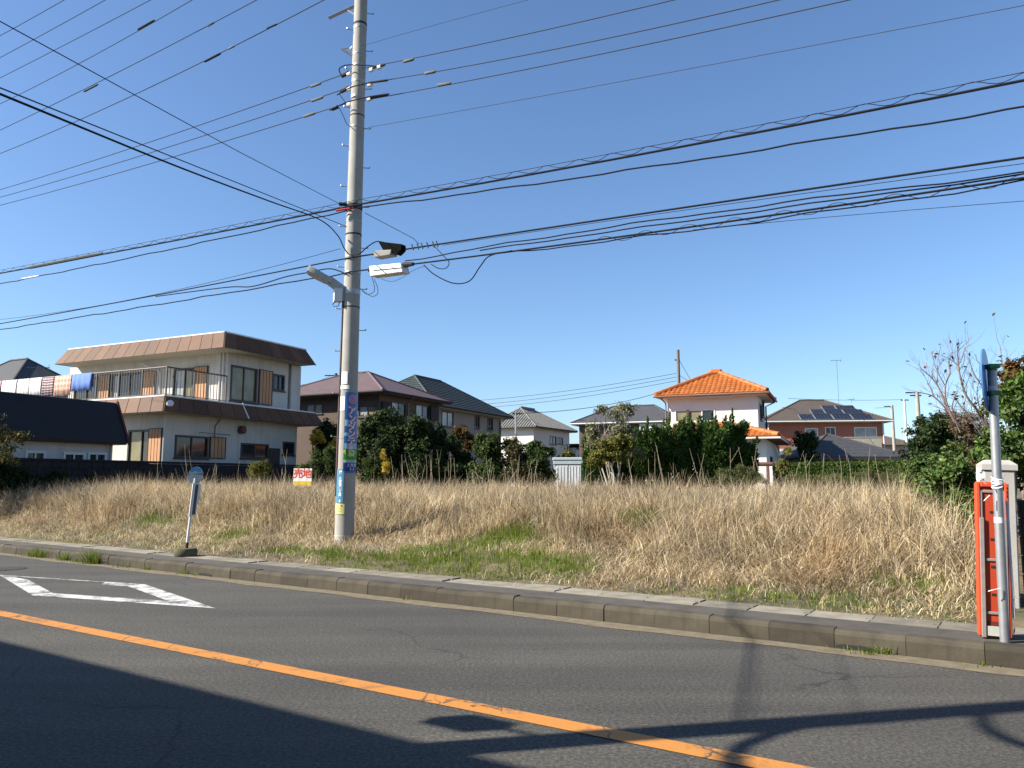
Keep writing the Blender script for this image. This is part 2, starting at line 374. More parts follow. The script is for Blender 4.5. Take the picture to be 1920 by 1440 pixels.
# ================================================================ GRASS
def blades(P, h, width, lean, az, curl, seg=3):
    """curved grass blades; P (n,3) feet, h heights, lean = horizontal reach/height, az direction, curl>1 bends the tip over"""
    n = len(P); tt = np.linspace(0, 1, seg + 1)
    d = np.stack([np.cos(az), np.sin(az), np.zeros(n)], -1); sv = np.stack([-np.sin(az), np.cos(az), np.zeros(n)], -1)
    rot = RNG.uniform(-1.2, 1.2, n); cr, sr = np.cos(rot)[:, None], np.sin(rot)[:, None]
    side = sv * cr + d * sr
    V = []
    for k_, t_ in enumerate(tt):
        hz = h * (t_ - (curl * .5) * t_ ** 3 * np.minimum(lean, 1.2)); hx = h * lean * t_ ** 1.8
        c = P + d * hx[:, None]; c[:, 2] += hz
        wv = (width * (1 - .92 * t_ ** 1.5))[:, None] * .5
        if k_ < seg: V += [c - side * wv, c + side * wv]
        else: V += [c]
    V = np.stack(V, 1); nv = V.shape[1]; base = (np.arange(n) * nv)[:, None]
    q = np.concatenate([base + np.array([2 * k_, 2 * k_ + 1, 2 * k_ + 3, 2 * k_ + 2]) for k_ in range(seg - 1)], 0)
    t3 = base + np.array([2 * seg - 2, 2 * seg - 1, 2 * seg])
    return V.reshape(-1, 3), q, t3
def join_blades(parts):
    vv = []; qq = []; tt = []; off = 0
    for v, q, t in parts: vv.append(v); qq.append(q + off); tt.append(t + off); off += len(v)
    return np.concatenate(vv), np.concatenate(qq), np.concatenate(tt)
def fbm(u, v, s, seed):
    r = np.random.default_rng(seed); out = np.zeros_like(u)
    for k_ in range(7):
        a = r.uniform(0, 6.28); f = s * (1.7 ** (k_ % 4)); out += np.sin((u * math.cos(a) + v * math.sin(a)) * f + r.uniform(0, 6.28)) / (1 + .5 * (k_ % 4))
    return out / 3.0
RBX, RBY = 4.75, 7.6                      # right boundary of the plot runs along HB from here
HYAW = math.radians(-26); HB = (math.sin(-HYAW), math.cos(HYAW)); HA = (math.cos(HYAW), math.sin(HYAW))
def in_field(x, y):
    side = (x - RBX) * HB[1] - (y - RBY) * HB[0]           # >0 right of boundary
    left = (x + 13.2) * HB[1] - (y - 29.0) * HB[0]         # <0 left of the fence line
    return (side < -.1) & (left > .2) & (y < 33)
def scatter(n, u0, u1, v0, v1, margin=3.0):
    u_ = RNG.uniform(u0, u1, n); v_ = RNG.uniform(v0, v1, n)
    x = u_ * RC + v_ * RS; y = -u_ * RS + v_ * RC
    ok = (y > 5) & (np.abs(x) < y * .69 + margin) & in_field(x, y)
    return u_[ok], v_[ok], x[ok], y[ok]
DRY = leafmat('dry_grass', [(0, (.06, .04, .022)), (.16, (.24, .175, .105)), (.42, (.46, .36, .225)), (.72, (.64, .53, .355)), (1, (.82, .73, .56))], .38, .7, .12, 1.3, .36, (.78, .66, .58))
GREEN = leafmat('green_grass', [(0, (.06, .1, .012)), (.5, (.13, .2, .022)), (.8, (.2, .26, .035)), (1, (.34, .31, .11))], .4, .6, .12)
GSPOT = [(*gnd(px, py, .3)[:2], r_) for px, py, r_ in ((690, 1045, .95), (770, 1052, 1.1), (850, 1055, 1.2), (930, 1052, 1.15), (1000, 1054, .9), (1040, 1064, .55), (800, 1038, .6), (890, 1036, .6), (960, 1034, .55), (1165, 1020, .45), (1190, 1035, .35), (1325, 1098, .32), (1390, 1098, .25), (600, 1034, .6), (520, 1028, .5), (430, 1012, .5), (300, 1000, .6), (215, 990, .6), (130, 985, .5), (60, 915, 1.0), (1750, 1012, .3), (1700, 1100, .4), (1560, 1112, .3), (1460, 1105, .25), (650, 1042, .5), (1800, 1040, .3), (1180, 960, .4), (480, 950, 1.0), (260, 960, .9))]
def greenness(x, y):
    g = np.zeros_like(x)
    for a, b, r_ in GSPOT:
        dx, dy = x - a, y - b; du = dx * RC - dy * RS; dv = dx * RS + dy * RC; g = np.maximum(g, np.exp(-((du / (r_ * 1.25)) ** 2 + (dv / (r_ * .8)) ** 2)))
    return g
def clumped(u_, v_, x, y, nper, spread):
    """multiply clump centres into blades"""
    n = len(u_); idx = np.repeat(np.arange(n), nper); m_ = len(idx)
    a = RNG.uniform(0, 6.28, m_); r = np.abs(RNG.normal(0, spread, m_))
    px, py = x[idx] + np.cos(a) * r, y[idx] + np.sin(a) * r
    return idx, px, py, a
parts = []
def add_dry(nc, u0, u1, v0, v1, nper, spread, hmul, width, seed, flop=1.0):
    u_, v_, x, y = scatter(nc, u0, u1, v0, v1)
    d = DD(u_, v_); dens = fbm(u_, v_, 1.1, seed); g = greenness(x, y)
    sh = np.interp(u_, [-6, -2.6], [1.15, -.35]); low = np.interp(d - sh * np.clip((d - 1.3) / .8, 0, 1), [1.06, 1.5, 2.2, 3.1, 4.0], [.10, .2, .42, .84, 1.0]) * (1 - .6 * g * (d < 4))
    keep = RNG.uniform(0, 1, len(u_)) < np.clip(np.interp(d, [1.04, 1.35, 2.2, 3.2], [.25, .6, .9, 1]) * (1.0 + .45 * dens), 0, 1) * (1 - .92 * g * (d < 4.2))
    u_, v_, x, y, low, dens, d = [q[keep] for q in (u_, v_, x, y, low, dens, d)]
    hc = (.66 + .2 * dens + RNG.normal(0, .08, len(u_))) * low * hmul
    cl_az = fbm(u_, v_, .8, 5) * 2.6 + RNG.uniform(0, 6.28, len(u_)) * .35 + 3.6
    flat_ = np.clip((fbm(u_, v_, 1.6, seed + 40) - .35) * 2.5, 0, 1) * (d < 9); hc = hc * (1 - .45 * flat_)
    cl_lean = .9 * flat_ + np.clip(np.abs(RNG.normal(.30, .3, len(u_))), .02, 1.2) * flop
    idx, px, py, a = clumped(u_, v_, x, y, nper, spread)
    uu = px * RC - py * RS; vv = px * RS + py * RC
    P = np.stack([px, py, GZ(uu, vv) - .01], -1); n = len(idx)
    h = np.clip(hc[idx] * RNG.uniform(.4, 1.2, n), .05, 1.35)
    az = np.where(RNG.uniform(0, 1, n) < .55, a, cl_az[idx] + RNG.normal(0, .6, n))
    lean = np.clip(cl_lean[idx] * RNG.uniform(.3, 1.6, n) + np.abs(RNG.normal(0, .22, n)) + np.interp(d[idx], [1, 3.5], [.35, 0]), .03, 1.6)
    parts.append(blades(P, h, width * RNG.uniform(.5, 1.5, n), lean, az, RNG.uniform(.3, 1.45, n), 4))
add_dry(13500, -26, 5.5, 8.7, 15.5, 14, .12, 1.05, .0095, 3, 1.6)
add_dry(8500, -36, 12, 15.3, 24, 10, .16, 1.04, .012, 4, 1.3)
add_dry(5600, -45, 20, 23.5, 40, 8, .2, 1.0, .017, 6, .8)
# straw lying flat at the foot of the bank
u_, v_, x, y = scatter(26000, -24, 5.5, 8.8, 12.6); d = DD(u_, v_); ok = (d > 1.03) & (RNG.uniform(0, 1, len(u_)) < np.interp(d, [1.03, 1.3, 2.4], [.2, .7, 1])) & (greenness(x, y) < .55); u_, v_, x, y = u_[ok], v_[ok], x[ok], y[ok]; n = len(x)
parts.append(blades(np.stack([x, y, GZ(u_, v_) + RNG.uniform(0, .05, n)], -1), RNG.uniform(.08, .3, n), .008 * RNG.uniform(.6, 1.5, n), RNG.uniform(.8, 1.5, n), RNG.uniform(0, 6.28, n), RNG.uniform(1.0, 1.7, n), 3))
vv, qq, tt = join_blades([parts[k] for k in range(3)]); v3, q3, t3 = parts[3]
vv2, qq2, tt2 = np.concatenate([vv, v3]), np.concatenate([qq, q3 + len(vv)]), np.concatenate([tt, t3 + len(vv)])
tag(link('dry_grass', np_mesh('dry_grass', vv2, qq2, tt2), DRY), 'tall dry straw coloured grass covering the vacant plot', kind='stuff')
parts = []
def add_green(nc, u0, u1, v0, v1, nper, width):
    u_, v_, x, y = scatter(nc, u0, u1, v0, v1); d = v_ - VK(u_); g = greenness(x, y) * (1 + .35 * fbm(u_, v_, 2.5, 23))
    pr = np.clip((g - .22) * 2.2, 0, 1); pr = np.maximum(pr, np.where((d < 2.0), .16 + .2 * (fbm(u_, v_, 1.7, 8) > .2), .02 * (d < 6)))
    keep = (d > 1.05) & (RNG.uniform(0, 1, len(u_)) < pr)
    u_, v_, x, y, d, g = [q[keep] for q in (u_, v_, x, y, d, g)]
    hc = np.interp(d, [1.1, 1.8, 3.0, 6], [.05, .12, .18, .45])
    idx, px, py, a = clumped(u_, v_, x, y, nper, .08)
    uu = px * RC - py * RS; vv_ = px * RS + py * RC; n = len(idx); P = np.stack([px, py, GZ(uu, vv_) - .01], -1)
    parts.append(blades(P, hc[idx] * RNG.uniform(.4, 1.4, n), width * RNG.uniform(.6, 1.4, n), np.clip(np.abs(RNG.normal(.5, .35, n)), .05, 1.4), a, RNG.uniform(.2, 1.0, n)))
add_green(17000, -24, 5.5, 8.8, 14, 11, .0075)
# tufts along the kerb foot, at the sidewalk edge and in front of the bus stop
def tuft(u, v, z, n, h, spread):
    a = RNG.uniform(0, 6.28, n); r = np.abs(RNG.normal(0, spread, n)); p = UV(u, v, z)
    P = np.stack([p.x + np.cos(a) * r * 1.5, p.y + np.sin(a) * r * .6, np.full(n, z)], -1)
    parts.append(blades(P, h * RNG.uniform(.4, 1.2, n), .007 * RNG.uniform(.6, 1.5, n), np.clip(np.abs(RNG.normal(.5, .4, n)), .05, 1.4), a, RNG.uniform(.2, .9, n)))
for px, py, n, h in ((75, 1043, 90, .2), (100, 1044, 120, .26), (130, 1050, 100, .2), (165, 1052, 60, .14), (185, 1055, 170, .34), (198, 1056, 120, .3), (240, 1064, 50, .1), (280, 1068, 50, .1), (350, 1076, 50, .12), (375, 1078, 30, .08),
                     (775, 1123, 12, .07), (1590, 1217, 24, .05), (1648, 1226, 70, .1), (1632, 1224, 30, .07), (1842, 1249, 26, .05)):
    uu, v_ = toUV(gnd(px, py, 0)); tuft(uu, VK(uu) - .05, .003, n, h, .09)
vv, qq, tt = join_blades(parts)
tag(link('green_grass', np_mesh('green_grass', vv, qq, tt), GREEN), 'short green grass on the verge and along the kerb', kind='stuff')
# dry stalks standing above the grass at the back of the plot
mb = MB(); r = random.Random(3)
for i in range(160):
    px = r.choice([r.uniform(230, 600), r.uniform(690, 1100), r.uniform(690, 1000), r.uniform(1080, 1460), r.uniform(1400, 1760)])
    Y = r.uniform(24, 30); base = at(px, 905, Y); uu, vq = toUV(base); base.z = float(GZ(uu, vq)); H = r.choice([r.uniform(.7, 1.1), r.uniform(.8, 1.2), r.uniform(.9, 1.5), r.uniform(1.2, 1.9)])
    if not in_field(np.array([base.x]), np.array([base.y]))[0]: continue
    lx, ly = r.gauss(0, .2), r.gauss(0, .16); pts = [base + Vector((lx * t * H + r.gauss(0, .015), ly * t * H, H * t)) for t in (0, .35, .7, 1)]
    mb.tube(pts, [.007, .006, .005, .003], 4)
    if r.random() < .4:
        q = pts[2]; mb.tube([q, q + Vector((r.gauss(0, .15), r.gauss(0, .1), .3 * H))], [.006, .003], 3)
tag(mb.build('dry_stalks', mat('dry_stalk', (.33, .27, .19), .85, .3, 3, 0), raw=True), 'thin dead weed stalks standing above the dry grass', kind='stuff')
# ================================================================ HOUSES
class House:
    """local frame: origin = near bottom corner; x runs right along the front face, y runs back; front is y=0, right face x=0"""
    def __init__(s, name, label, O, yaw_deg, z0, cat='house', group=None):
        s.yaw = math.radians(yaw_deg); s.O = Vector((O[0], O[1], z0)); s.z0 = z0
        s.root = empty(name, s.O, s.yaw); tag(s.root, label, cat, group)
        s.ex = Vector((math.cos(s.yaw), math.sin(s.yaw), 0)); s.ey = Vector((-math.sin(s.yaw), math.cos(s.yaw), 0))
    def _hit(s, px, py, n, off):
        r = Vector(ray(px, py)); C = Vector((0, 0, EYE)); t = (off + (s.O - C).dot(n)) / r.dot(n); p = C + r * t - s.O
        return p.dot(s.ex), p.dot(s.ey), p.z
    def f(s, px, py, y0=0.0):            # pixel on the plane y=y0 -> (x,z)
        a = s._hit(px, py, s.ey, y0); return a[0], a[2]
    def sd(s, px, py, x0=0.0):           # pixel on the plane x=x0 -> (y,z)
        a = s._hit(px, py, s.ex, x0); return a[1], a[2]
def wall_face(mb, P, u0, u1, z0, z1, holes, depth):
    """P(u,z,d)->xyz with d into the house; leaves real openings with reveals"""
    hs = [(max(u0 + .02, a), min(u1 - .02, b), max(z0 + .02, c), min(z1 - .02, d)) for a, b, c, d in holes]
    us = sorted({u0, u1, *[h[0] for h in hs], *[h[1] for h in hs]}); zs = sorted({z0, z1, *[h[2] for h in hs], *[h[3] for h in hs]})
    for i in range(len(us) - 1):
        for j in range(len(zs) - 1):
            cu, cz = (us[i] + us[i + 1]) / 2, (zs[j] + zs[j + 1]) / 2
            if any(h[0] < cu < h[1] and h[2] < cz < h[3] for h in hs): continue
            mb.quad(P(us[i], zs[j], 0), P(us[i + 1], zs[j], 0), P(us[i + 1], zs[j + 1], 0), P(us[i], zs[j + 1], 0))
    for a, b, c, d in hs:
        for (p, q) in (((a, c), (b, c)), ((b, c), (b, d)), ((b, d), (a, d)), ((a, d), (a, c))):
            mb.quad(P(*p, 0), P(*q, 0), P(*q, depth), P(*p, depth))
        mb.quad(P(a, c, depth), P(b, c, depth), P(b, d, depth), P(a, d, depth))
def pbox(mb, P, u0, u1, z0, z1, d0, d1):
    v = [P(u, z, d) for d in (d0, d1) for z in (z0, z1) for u in (u0, u1)]
    mb.add(v, [(0, 1, 3, 2), (4, 6, 7, 5), (0, 4, 5, 1), (2, 3, 7, 6), (0, 2, 6, 4), (1, 5, 7, 3)])
def window(root, P, rect, panes, fmat, ft=.05, sill=True, depth=.1):
    """panes: list of (fraction, material); a window part with frame bars, pane sub-parts"""
    u0, u1, z0, z1 = rect; mb = MB()
    pbox(mb, P, u0 - .02, u1 + .02, z0 - .02, z0 + ft, -.03, depth * .8); pbox(mb, P, u0 - .02, u1 + .02, z1 - ft, z1 + .02, -.03, depth * .8)
    pbox(mb, P, u0 - .02, u0 + ft, z0 + ft, z1 - ft, -.028, depth * .8); pbox(mb, P, u1 - ft, u1 + .02, z0 + ft, z1 - ft, -.028, depth * .8)
    tot = sum(p[0] for p in panes); u = u0 + ft; W_ = u1 - u0 - 2 * ft; spans = []
    for k, (fr, mt) in enumerate(panes):
        u2 = u + W_ * fr / tot; spans.append((u, u2, mt))
        if k < len(panes) - 1: pbox(mb, P, u2 - ft * .45, u2 + ft * .45, z0 + ft, z1 - ft, -.005 - .004 * k, depth * .8)
        u = u2
    if sill: pbox(mb, P, u0 - .06, u1 + .06, z0 - .07, z0 - .022, -.07, depth * .5)
    wo_ = mb.build('window', fmat, root)
    for k, (a, b, mt) in enumerate(spans):
        pm = MB(); pbox(pm, P, a + .004, b - .004, z0 + ft, z1 - ft, depth * .3 + .008 * (k % 2), depth * .62 + .008 * (k % 2)); pm.build('pane', mt, wo_)
    return wo_
def shutter(root, P, rect, mt, grooves=4, d=-.06):
    u0, u1, z0, z1 = rect; o = empty('storm_shutter', (0, 0, 0), 0, root); mb = MB()
    n = grooves; w_ = (u1 - u0) / n
    fm = MB(); pbox(fm, P, u0 - .03, u0, z0 - .03, z1 + .03, d - .01, 0); pbox(fm, P, u1, u1 + .03, z0 - .03, z1 + .03, d - .01, 0); pbox(fm, P, u0, u1, z1, z1 + .03, d - .01, 0); pbox(fm, P, u0, u1, z0 - .03, z0, d - .01, 0)
    fm.build('frame', FRAME, o)
    bk = MB(); pbox(bk, P, u0, u1, z0, z1, d + .03, -.003); bk.build('backing', FRAME, o)
    for k in range(n):
        m = MB(); pbox(m, P, u0 + k * w_ + .014, u0 + (k + 1) * w_ - .014, z0, z1, d, d + .028); m.build('board', mt, o)
    return o
def hip(mb, x0, x1, y0, y1, ze, rx0, rx1, ry0, ry1, zr, th=.12):
    """hip roof from eave rectangle to ridge segment, with thickness"""
    e = [(x0, y0, ze), (x1, y0, ze), (x1, y1, ze), (x0, y1, ze)]; r = [(rx0, ry0, zr), (rx1, ry1, zr)]
    if abs(ry1 - ry0) > abs(rx1 - rx0):      # ridge along y
        fs = [(0, 1, 4), (1, 2, 5, 4), (2, 3, 5), (3, 0, 4, 5)]
    else: fs = [(0, 1, 5, 4), (1, 2, 5), (2, 3, 4, 5), (3, 0, 4)]
    mb.add(e + r, fs)
    lo = [(x, y, z - th) for x, y, z in e]
    mb.add(e + lo, [(0, 1, 5, 4), (1, 2, 6, 5), (2, 3, 7, 6), (3, 0, 4, 7), (4, 5, 6, 7)])
    return mb
def drainpipe(root, pts, r=.035, m=None): return MB().tube(pts, r, 6).build('drainpipe', m or TRIMW, root)

# ---------------------------------------------------------------- white flat-roofed house
Wh = House('flat_roofed_house', 'two storey white house with brown sloped fascias and a balcony, left of the pole', (-11.75, 25.95), -26, .82)
R = Wh.root; z0 = .82
CB, CT = 3.85 - z0, 4.42 - z0; EB, ET = 6.42 - z0, 7.08 - z0      # canopy / roof fascia bottoms and tops
def fascia(x0, x1, y0, y1, zb, zt, inset, name, gap):
    """sloped fascia ring: panels are separate pieces on the two visible faces, slab behind"""
    t = inset
    sl = MB(); e = .03
    sl.add([(x0 + e, y0 + e, zb + .02), (x1 - e, y0 + e, zb + .02), (x1 - e, y1 - e, zb + .02), (x0 + e, y1 - e, zb + .02), (x0 + t + e, y0 + t + e, zt - .03), (x1 - t - e, y0 + t + e, zt - .03), (x1 - t - e, y1 - t - e, zt - .03), (x0 + t + e, y1 - t - e, zt - .03)],
           [(3, 2, 1, 0), (4, 5, 6, 7), (0, 1, 5, 4), (1, 2, 6, 5), (2, 3, 7, 6), (3, 0, 4, 7)])
    slab = sl.build(name, SOFFIT, R)
    cp = MB()
    for (a, b) in (((x0 + t, y0 + t), (x1 - t, y0 + t)), ((x1 - t, y0 + t), (x1 - t, y1 - t)), ((x0 + t, y1 - t), (x1 - t, y1 - t)), ((x0 + t, y0 + t), (x0 + t, y1 - t))):
        cp.bbox(min(a[0], b[0]) - .04, max(a[0], b[0]) + .04, min(a[1], b[1]) - .04, max(a[1], b[1]) + .04, zt - .02, zt + .035, .008)
    cp.build('coping', TRIMW, slab)
    def panel(p0, p1, q0, q1, nrm):
        m = MB(); n = Vector(nrm) * .018
        a = [Vector(p0), Vector(p1), Vector(q1), Vector(q0)]; m.add(a + [p + n for p in a], [(0, 3, 2, 1), (4, 5, 6, 7), (0, 1, 5, 4), (1, 2, 6, 5), (2, 3, 7, 6), (3, 0, 4, 7)])
        m.build('fascia_panel', FASCIA, slab)
    nf = max(1, round((x1 - x0) / gap))
    for k in range(nf):
        f0, f1 = k / nf + .0012, (k + 1) / nf - .0012
        panel((x0 + (x1 - x0) * f0, y0, zb), (x0 + (x1 - x0) * f1, y0, zb), (x0 + t + (x1 - x0 - 2 * t) * f0, y0 + t, zt), (x0 + t + (x1 - x0 - 2 * t) * f1, y0 + t, zt), (0, -1, .3))
    ns = max(1, round((y1 - y0) / gap))
    for k in range(ns):
        f0, f1 = k / ns + .0015, (k + 1) / ns - .0015
        panel((x1, y0 + (y1 - y0) * f0, zb), (x1, y0 + (y1 - y0) * f1, zb), (x1 - t, y0 + t + (y1 - y0 - 2 * t) * f0, zt), (x1 - t, y0 + t + (y1 - y0 - 2 * t) * f1, zt), (1, 0, .3))
    for zz in ((x0, y0, y1), ):     # left end closing sheet
        m = MB(); m.quad((x0 - .01, y0, zb), (x0 - .01, y1, zb), (x0 + t - .01, y1 - t, zt), (x0 + t - .01, y0 + t, zt)); m.build('fascia_end', FASCIA, slab)
    return slab
fascia(-12.5, 0, 0, 8.35, CB, CT, .32, 'canopy', .62)
fascia(-9.75, .0, 2.5, 7.65, EB, ET, .34, 'roof', .62)
LX, LY = -.85, .8                   # lower walls
UY = 3.55; UX = -.85                # upper front plane, upper right plane
Pf = lambda u, z, d: (u, LY + d, z); Ps = lambda u, z, d: (LX - d, u, z)
Puf = lambda u, z, d: (u, UY + d, z); Pus = lambda u, z, d: (UX - d, u, z)
def rect_f(h, x0, y0, x1, y1, pl):
    a = h.f(x0, y1, pl); b = h.f(x1, y0, pl); return (min(a[0], b[0]), max(a[0], b[0]), a[1], b[1])
def rect_s(h, x0, y0, x1, y1, pl):
    a = h.sd(x0, y1, pl); b = h.sd(x1, y0, pl); return (min(a[0], b[0]), max(a[0], b[0]), a[1], b[1])
def flat(r): return r
wl = MB()
# ground floor
g1 = rect_f(Wh, 238, 806, 282, 880, LY); s1 = rect_s(Wh, 327, 820, 390, 857, LX); s2 = rect_s(Wh, 451, 834, 503, 858, LX); s3 = rect_s(Wh, 530, 830, 551, 852, LX)
wall_face(wl, Pf, -11.5, LX, -.1, CB + .02, [g1], .14)
wall_face(wl, Ps, LY, 7.55, -.1, CB + .02, [s1, s2, s3], .14)
wl.quad((-11.5, 7.55, -.1), (LX, 7.55, -.1), (LX, 7.55, CB), (-11.5, 7.55, CB)); wl.quad((-11.5, LY, -.1), (-11.5, 7.55, -.1), (-11.5, 7.55, CB), (-11.5, LY, CB))
wl.build('ground_floor_wall', WALLW, R)
window(R, Pf, g1, [(1, GLK), (.6, GLD)], FRAME); window(R, Ps, s1, [(1, GLD), (1, GLD)], FRAME); window(R, Ps, s2, [(1, GLD), (1, GLD)], FRAME); window(R, Ps, s3, [(1, GLD)], FRAME)
sh = rect_f(Wh, 279, 804, 305, 864, LY); shutter(R, Pf, (sh[0], sh[1], sh[2] - .2, sh[3]), SHUT, 4)
sh = rect_s(Wh, 392, 822, 421, 858, LX); shutter(R, Ps, sh, SHUT, 4)
dd = rect_s(Wh, 503, 841, 524, 880, LX); m = MB(); pbox(m, Ps, dd[0], dd[1], -.1, dd[3], -.04, -.003); m.build('back_door', mat('brown_door', (.045, .035, .032), .6), R)
# upper floor
uw = MB()
UXL = Wh.f(131, 700, UY)[0]; UXR = Wh.f(395, 700, UY)[0]; USB = 6.9
u1 = rect_f(Wh, 136, 705, 187, 745, UY); u2 = rect_f(Wh, 209, 698, 268, 745, UY); u3 = rect_f(Wh, 324, 690, 364, 739, UY)
ub = CT + .05
u1 = (u1[0] + .1, u1[1], ub + .08, u2[3] - .05); u2 = (u2[0], u2[1], ub + .08, u2[3]); u3 = (u3[0], u3[1], ub + .22, u3[3])
v1 = rect_s(Wh, 431, 693, 482, 750, UX); v2 = rect_s(Wh, 511, 705, 533, 730, UX)
wall_face(uw, Puf, UXL, UX, CT, EB + .02, [u1, u2, u3], .12)
wall_face(uw, Pus, UY, USB, CT, EB + .02, [v1, v2], .12)
uw.quad((UXL, USB, CT), (UX, USB, CT), (UX, USB, EB), (UXL, USB, EB)); uw.quad((UXL, UY, CT), (UXL, USB, CT), (UXL, USB, EB), (UXL, UY, EB))
uw.build('upper_wall', WALLW, R)
window(R, Puf, u1, [(1, GLD), (1, GLD)], FRAME); window(R, Puf, u2, [(.5, GLP), (1, GLD), (1, GLD)], FRAME); window(R, Puf, u3, [(1, GLP), (.8, GLK)], FRAME)
window(R, Pus, v1, [(1, GLK), (1, GLK)], FRAME); window(R, Pus, v2, [(1, GLD), (.8, GLD)], FRAME)
for x0_, x1_ in ((186, 208), (268, 293), (364, 390)):
    q = rect_f(Wh, x0_, 695, x1_, 740, UY); shutter(R, Puf, (q[0], q[1], ub + (.02 if x0_ < 300 else .2), u2[3]), SHUT, 5)
q = rect_s(Wh, 484, 702, 509, 752, UX); shutter(R, Pus, (q[0], q[1], v1[2], v1[3]), SHUT, 4)
# free-standing wall fin at the back right corner of the upper floor, and downpipes
fin = MB(); a = Wh.sd(541, 700, UX)[0]; b = Wh.sd(564, 700, UX)[0]
fin.bbox(UX - 1.0, UX + .02, max(a, USB + .16), max(b, USB + .55), CT, EB + .01, .012); fin.build('fin_wall', WALLW, R)
for px in (412, 418):
    x_, _z = Wh.f(px, 700, UY - .05); drainpipe(R, [(x_, UY - .06, CT), (x_, UY - .06, EB + .02)])
x_, _z = Wh.f(297, 700, UY - .05); drainpipe(R, [(x_ + .1, UY - .06, CT), (x_ + .1, UY - .06, EB - .5), (x_ - .9, UY - .2, EB - .1)], .03)
drainpipe(R, [(LX + .05, LY - .05, -.1), (LX + .05, LY - .05, CB)], .03)
q = Wh.sd(436, 765, LX)[0]; drainpipe(R, [(.02, q, CB + .02), (-.3, q - .02, CT - .02), (-.33, q, CT + .05)], .03)
drainpipe(R, [(LX + .04, q - .6, CB), (LX + .04, q - .85, CB - .3), (LX + .04, q - .86, CB - 1.1)], .015, DARKMET)
q = Wh.sd(451, 806, LX); m = MB(); m.tube([(LX, q[0], q[1]), (LX + .16, q[0], q[1])], .16, 14); m.bbox(LX, LX + .2, q[0] - .14, q[0] + .12, q[1] - .13, q[1] + .13, .03); m.build('vent_hood', mat('rusty_brown', (.11, .05, .04), .6), R)
a = Wh.sd(362, 811, LX); b = Wh.sd(421, 815, LX); MB().tube([(LX + .3, a[0], a[1]), (LX + .3, b[0], a[1] - .02), (LX, b[0], a[1])], .018, 5).build('drying_rod', STEEL, R)
m = MB(); q = Wh.sd(303, 761, -.1); m.tube([(-.06, .3, CB + .27), (.04, .25, CB + .3)], .11, 12); m.build('wall_lamp', PORC, R)
# balcony railing along the canopy edge
rr = empty('balcony_railing', (0, 0, 0), 0, R); RZ0, RZ1 = CT + .08, CT + 1.02; RXR = -.42; RY0 = .42
yend = Wh.sd(424, 720, RXR)[0]; yend = min(max(yend, 3.0), 4.2)
MB().tube([(-12.2, RY0, RZ1), (RXR, RY0, RZ1)], .028, 6).build('top_rail', RAIL, rr); MB().tube([(RXR, RY0, RZ1), (RXR, yend, RZ1)], .028, 6).build('top_rail', RAIL, rr)
MB().tube([(-12.2, RY0, RZ0), (RXR, RY0, RZ0)], .016, 5).build('bottom_rail', RAIL, rr); MB().tube([(RXR, RY0, RZ0), (RXR, yend, RZ0)], .016, 5).build('bottom_rail', RAIL, rr)
bal = MB().box(-.01, .01, -.01, .01, 0, RZ1 - RZ0).mesh('baluster'); bal.materials.append(RAIL); post = MB().box(-.024, .024, -.024, .024, -.1, RZ1 - RZ0 + .01).mesh('railing_post'); post.materials.append(RAIL)
k = 0; x_ = RXR
while x_ > -12.2:
    link('railing_post' if k % 9 == 0 else 'baluster', post if k % 9 == 0 else bal, None, rr, (x_, RY0, RZ0)); x_ -= .135; k += 1
k = 0; y_ = RY0 + .14
while y_ < yend:
    link('railing_post' if k % 8 == 7 else 'baluster', post if k % 8 == 7 else bal, None, rr, (RXR, y_, RZ0)); y_ += .15; k += 1
link('railing_post', post, None, rr, (RXR, yend, RZ0))
# laundry hung over the railing
def cloth_mat(name, c1, c2, kind):
    m, t, p, o = nodes_of(name); vec = coords(t)
    if kind == 'stripe':
        wv = N(t, 'ShaderNodeTexWave', bands_direction='Z'); wv.inputs['Scale'].default_value = 3.2; wv.inputs['Distortion'].default_value = 2; t.links.new(vec, wv.inputs[0]); c = ramp(t, wv.outputs[1], [(.4, c1), (.55, c2)])
    elif kind == 'check':
        mp = N(t, 'ShaderNodeMapping'); mp.inputs['Rotation'].default_value = (0, math.radians(45), 0); t.links.new(vec, mp.inputs[0])
        ck = N(t, 'ShaderNodeTexChecker'); ck.inputs[1].default_value = (*c1, 1); ck.inputs[2].default_value = (*c2, 1); ck.inputs[3].default_value = 7; t.links.new(mp.outputs[0], ck.inputs[0]); c = ck.outputs[0]
    else: c = ramp(t, noise(t, vec, 5, 4), [(.3, c1), (.7, c2)])
    t.links.new(c, p.inputs['Base Color']); p.inputs['Roughness'].default_value = .95; return m
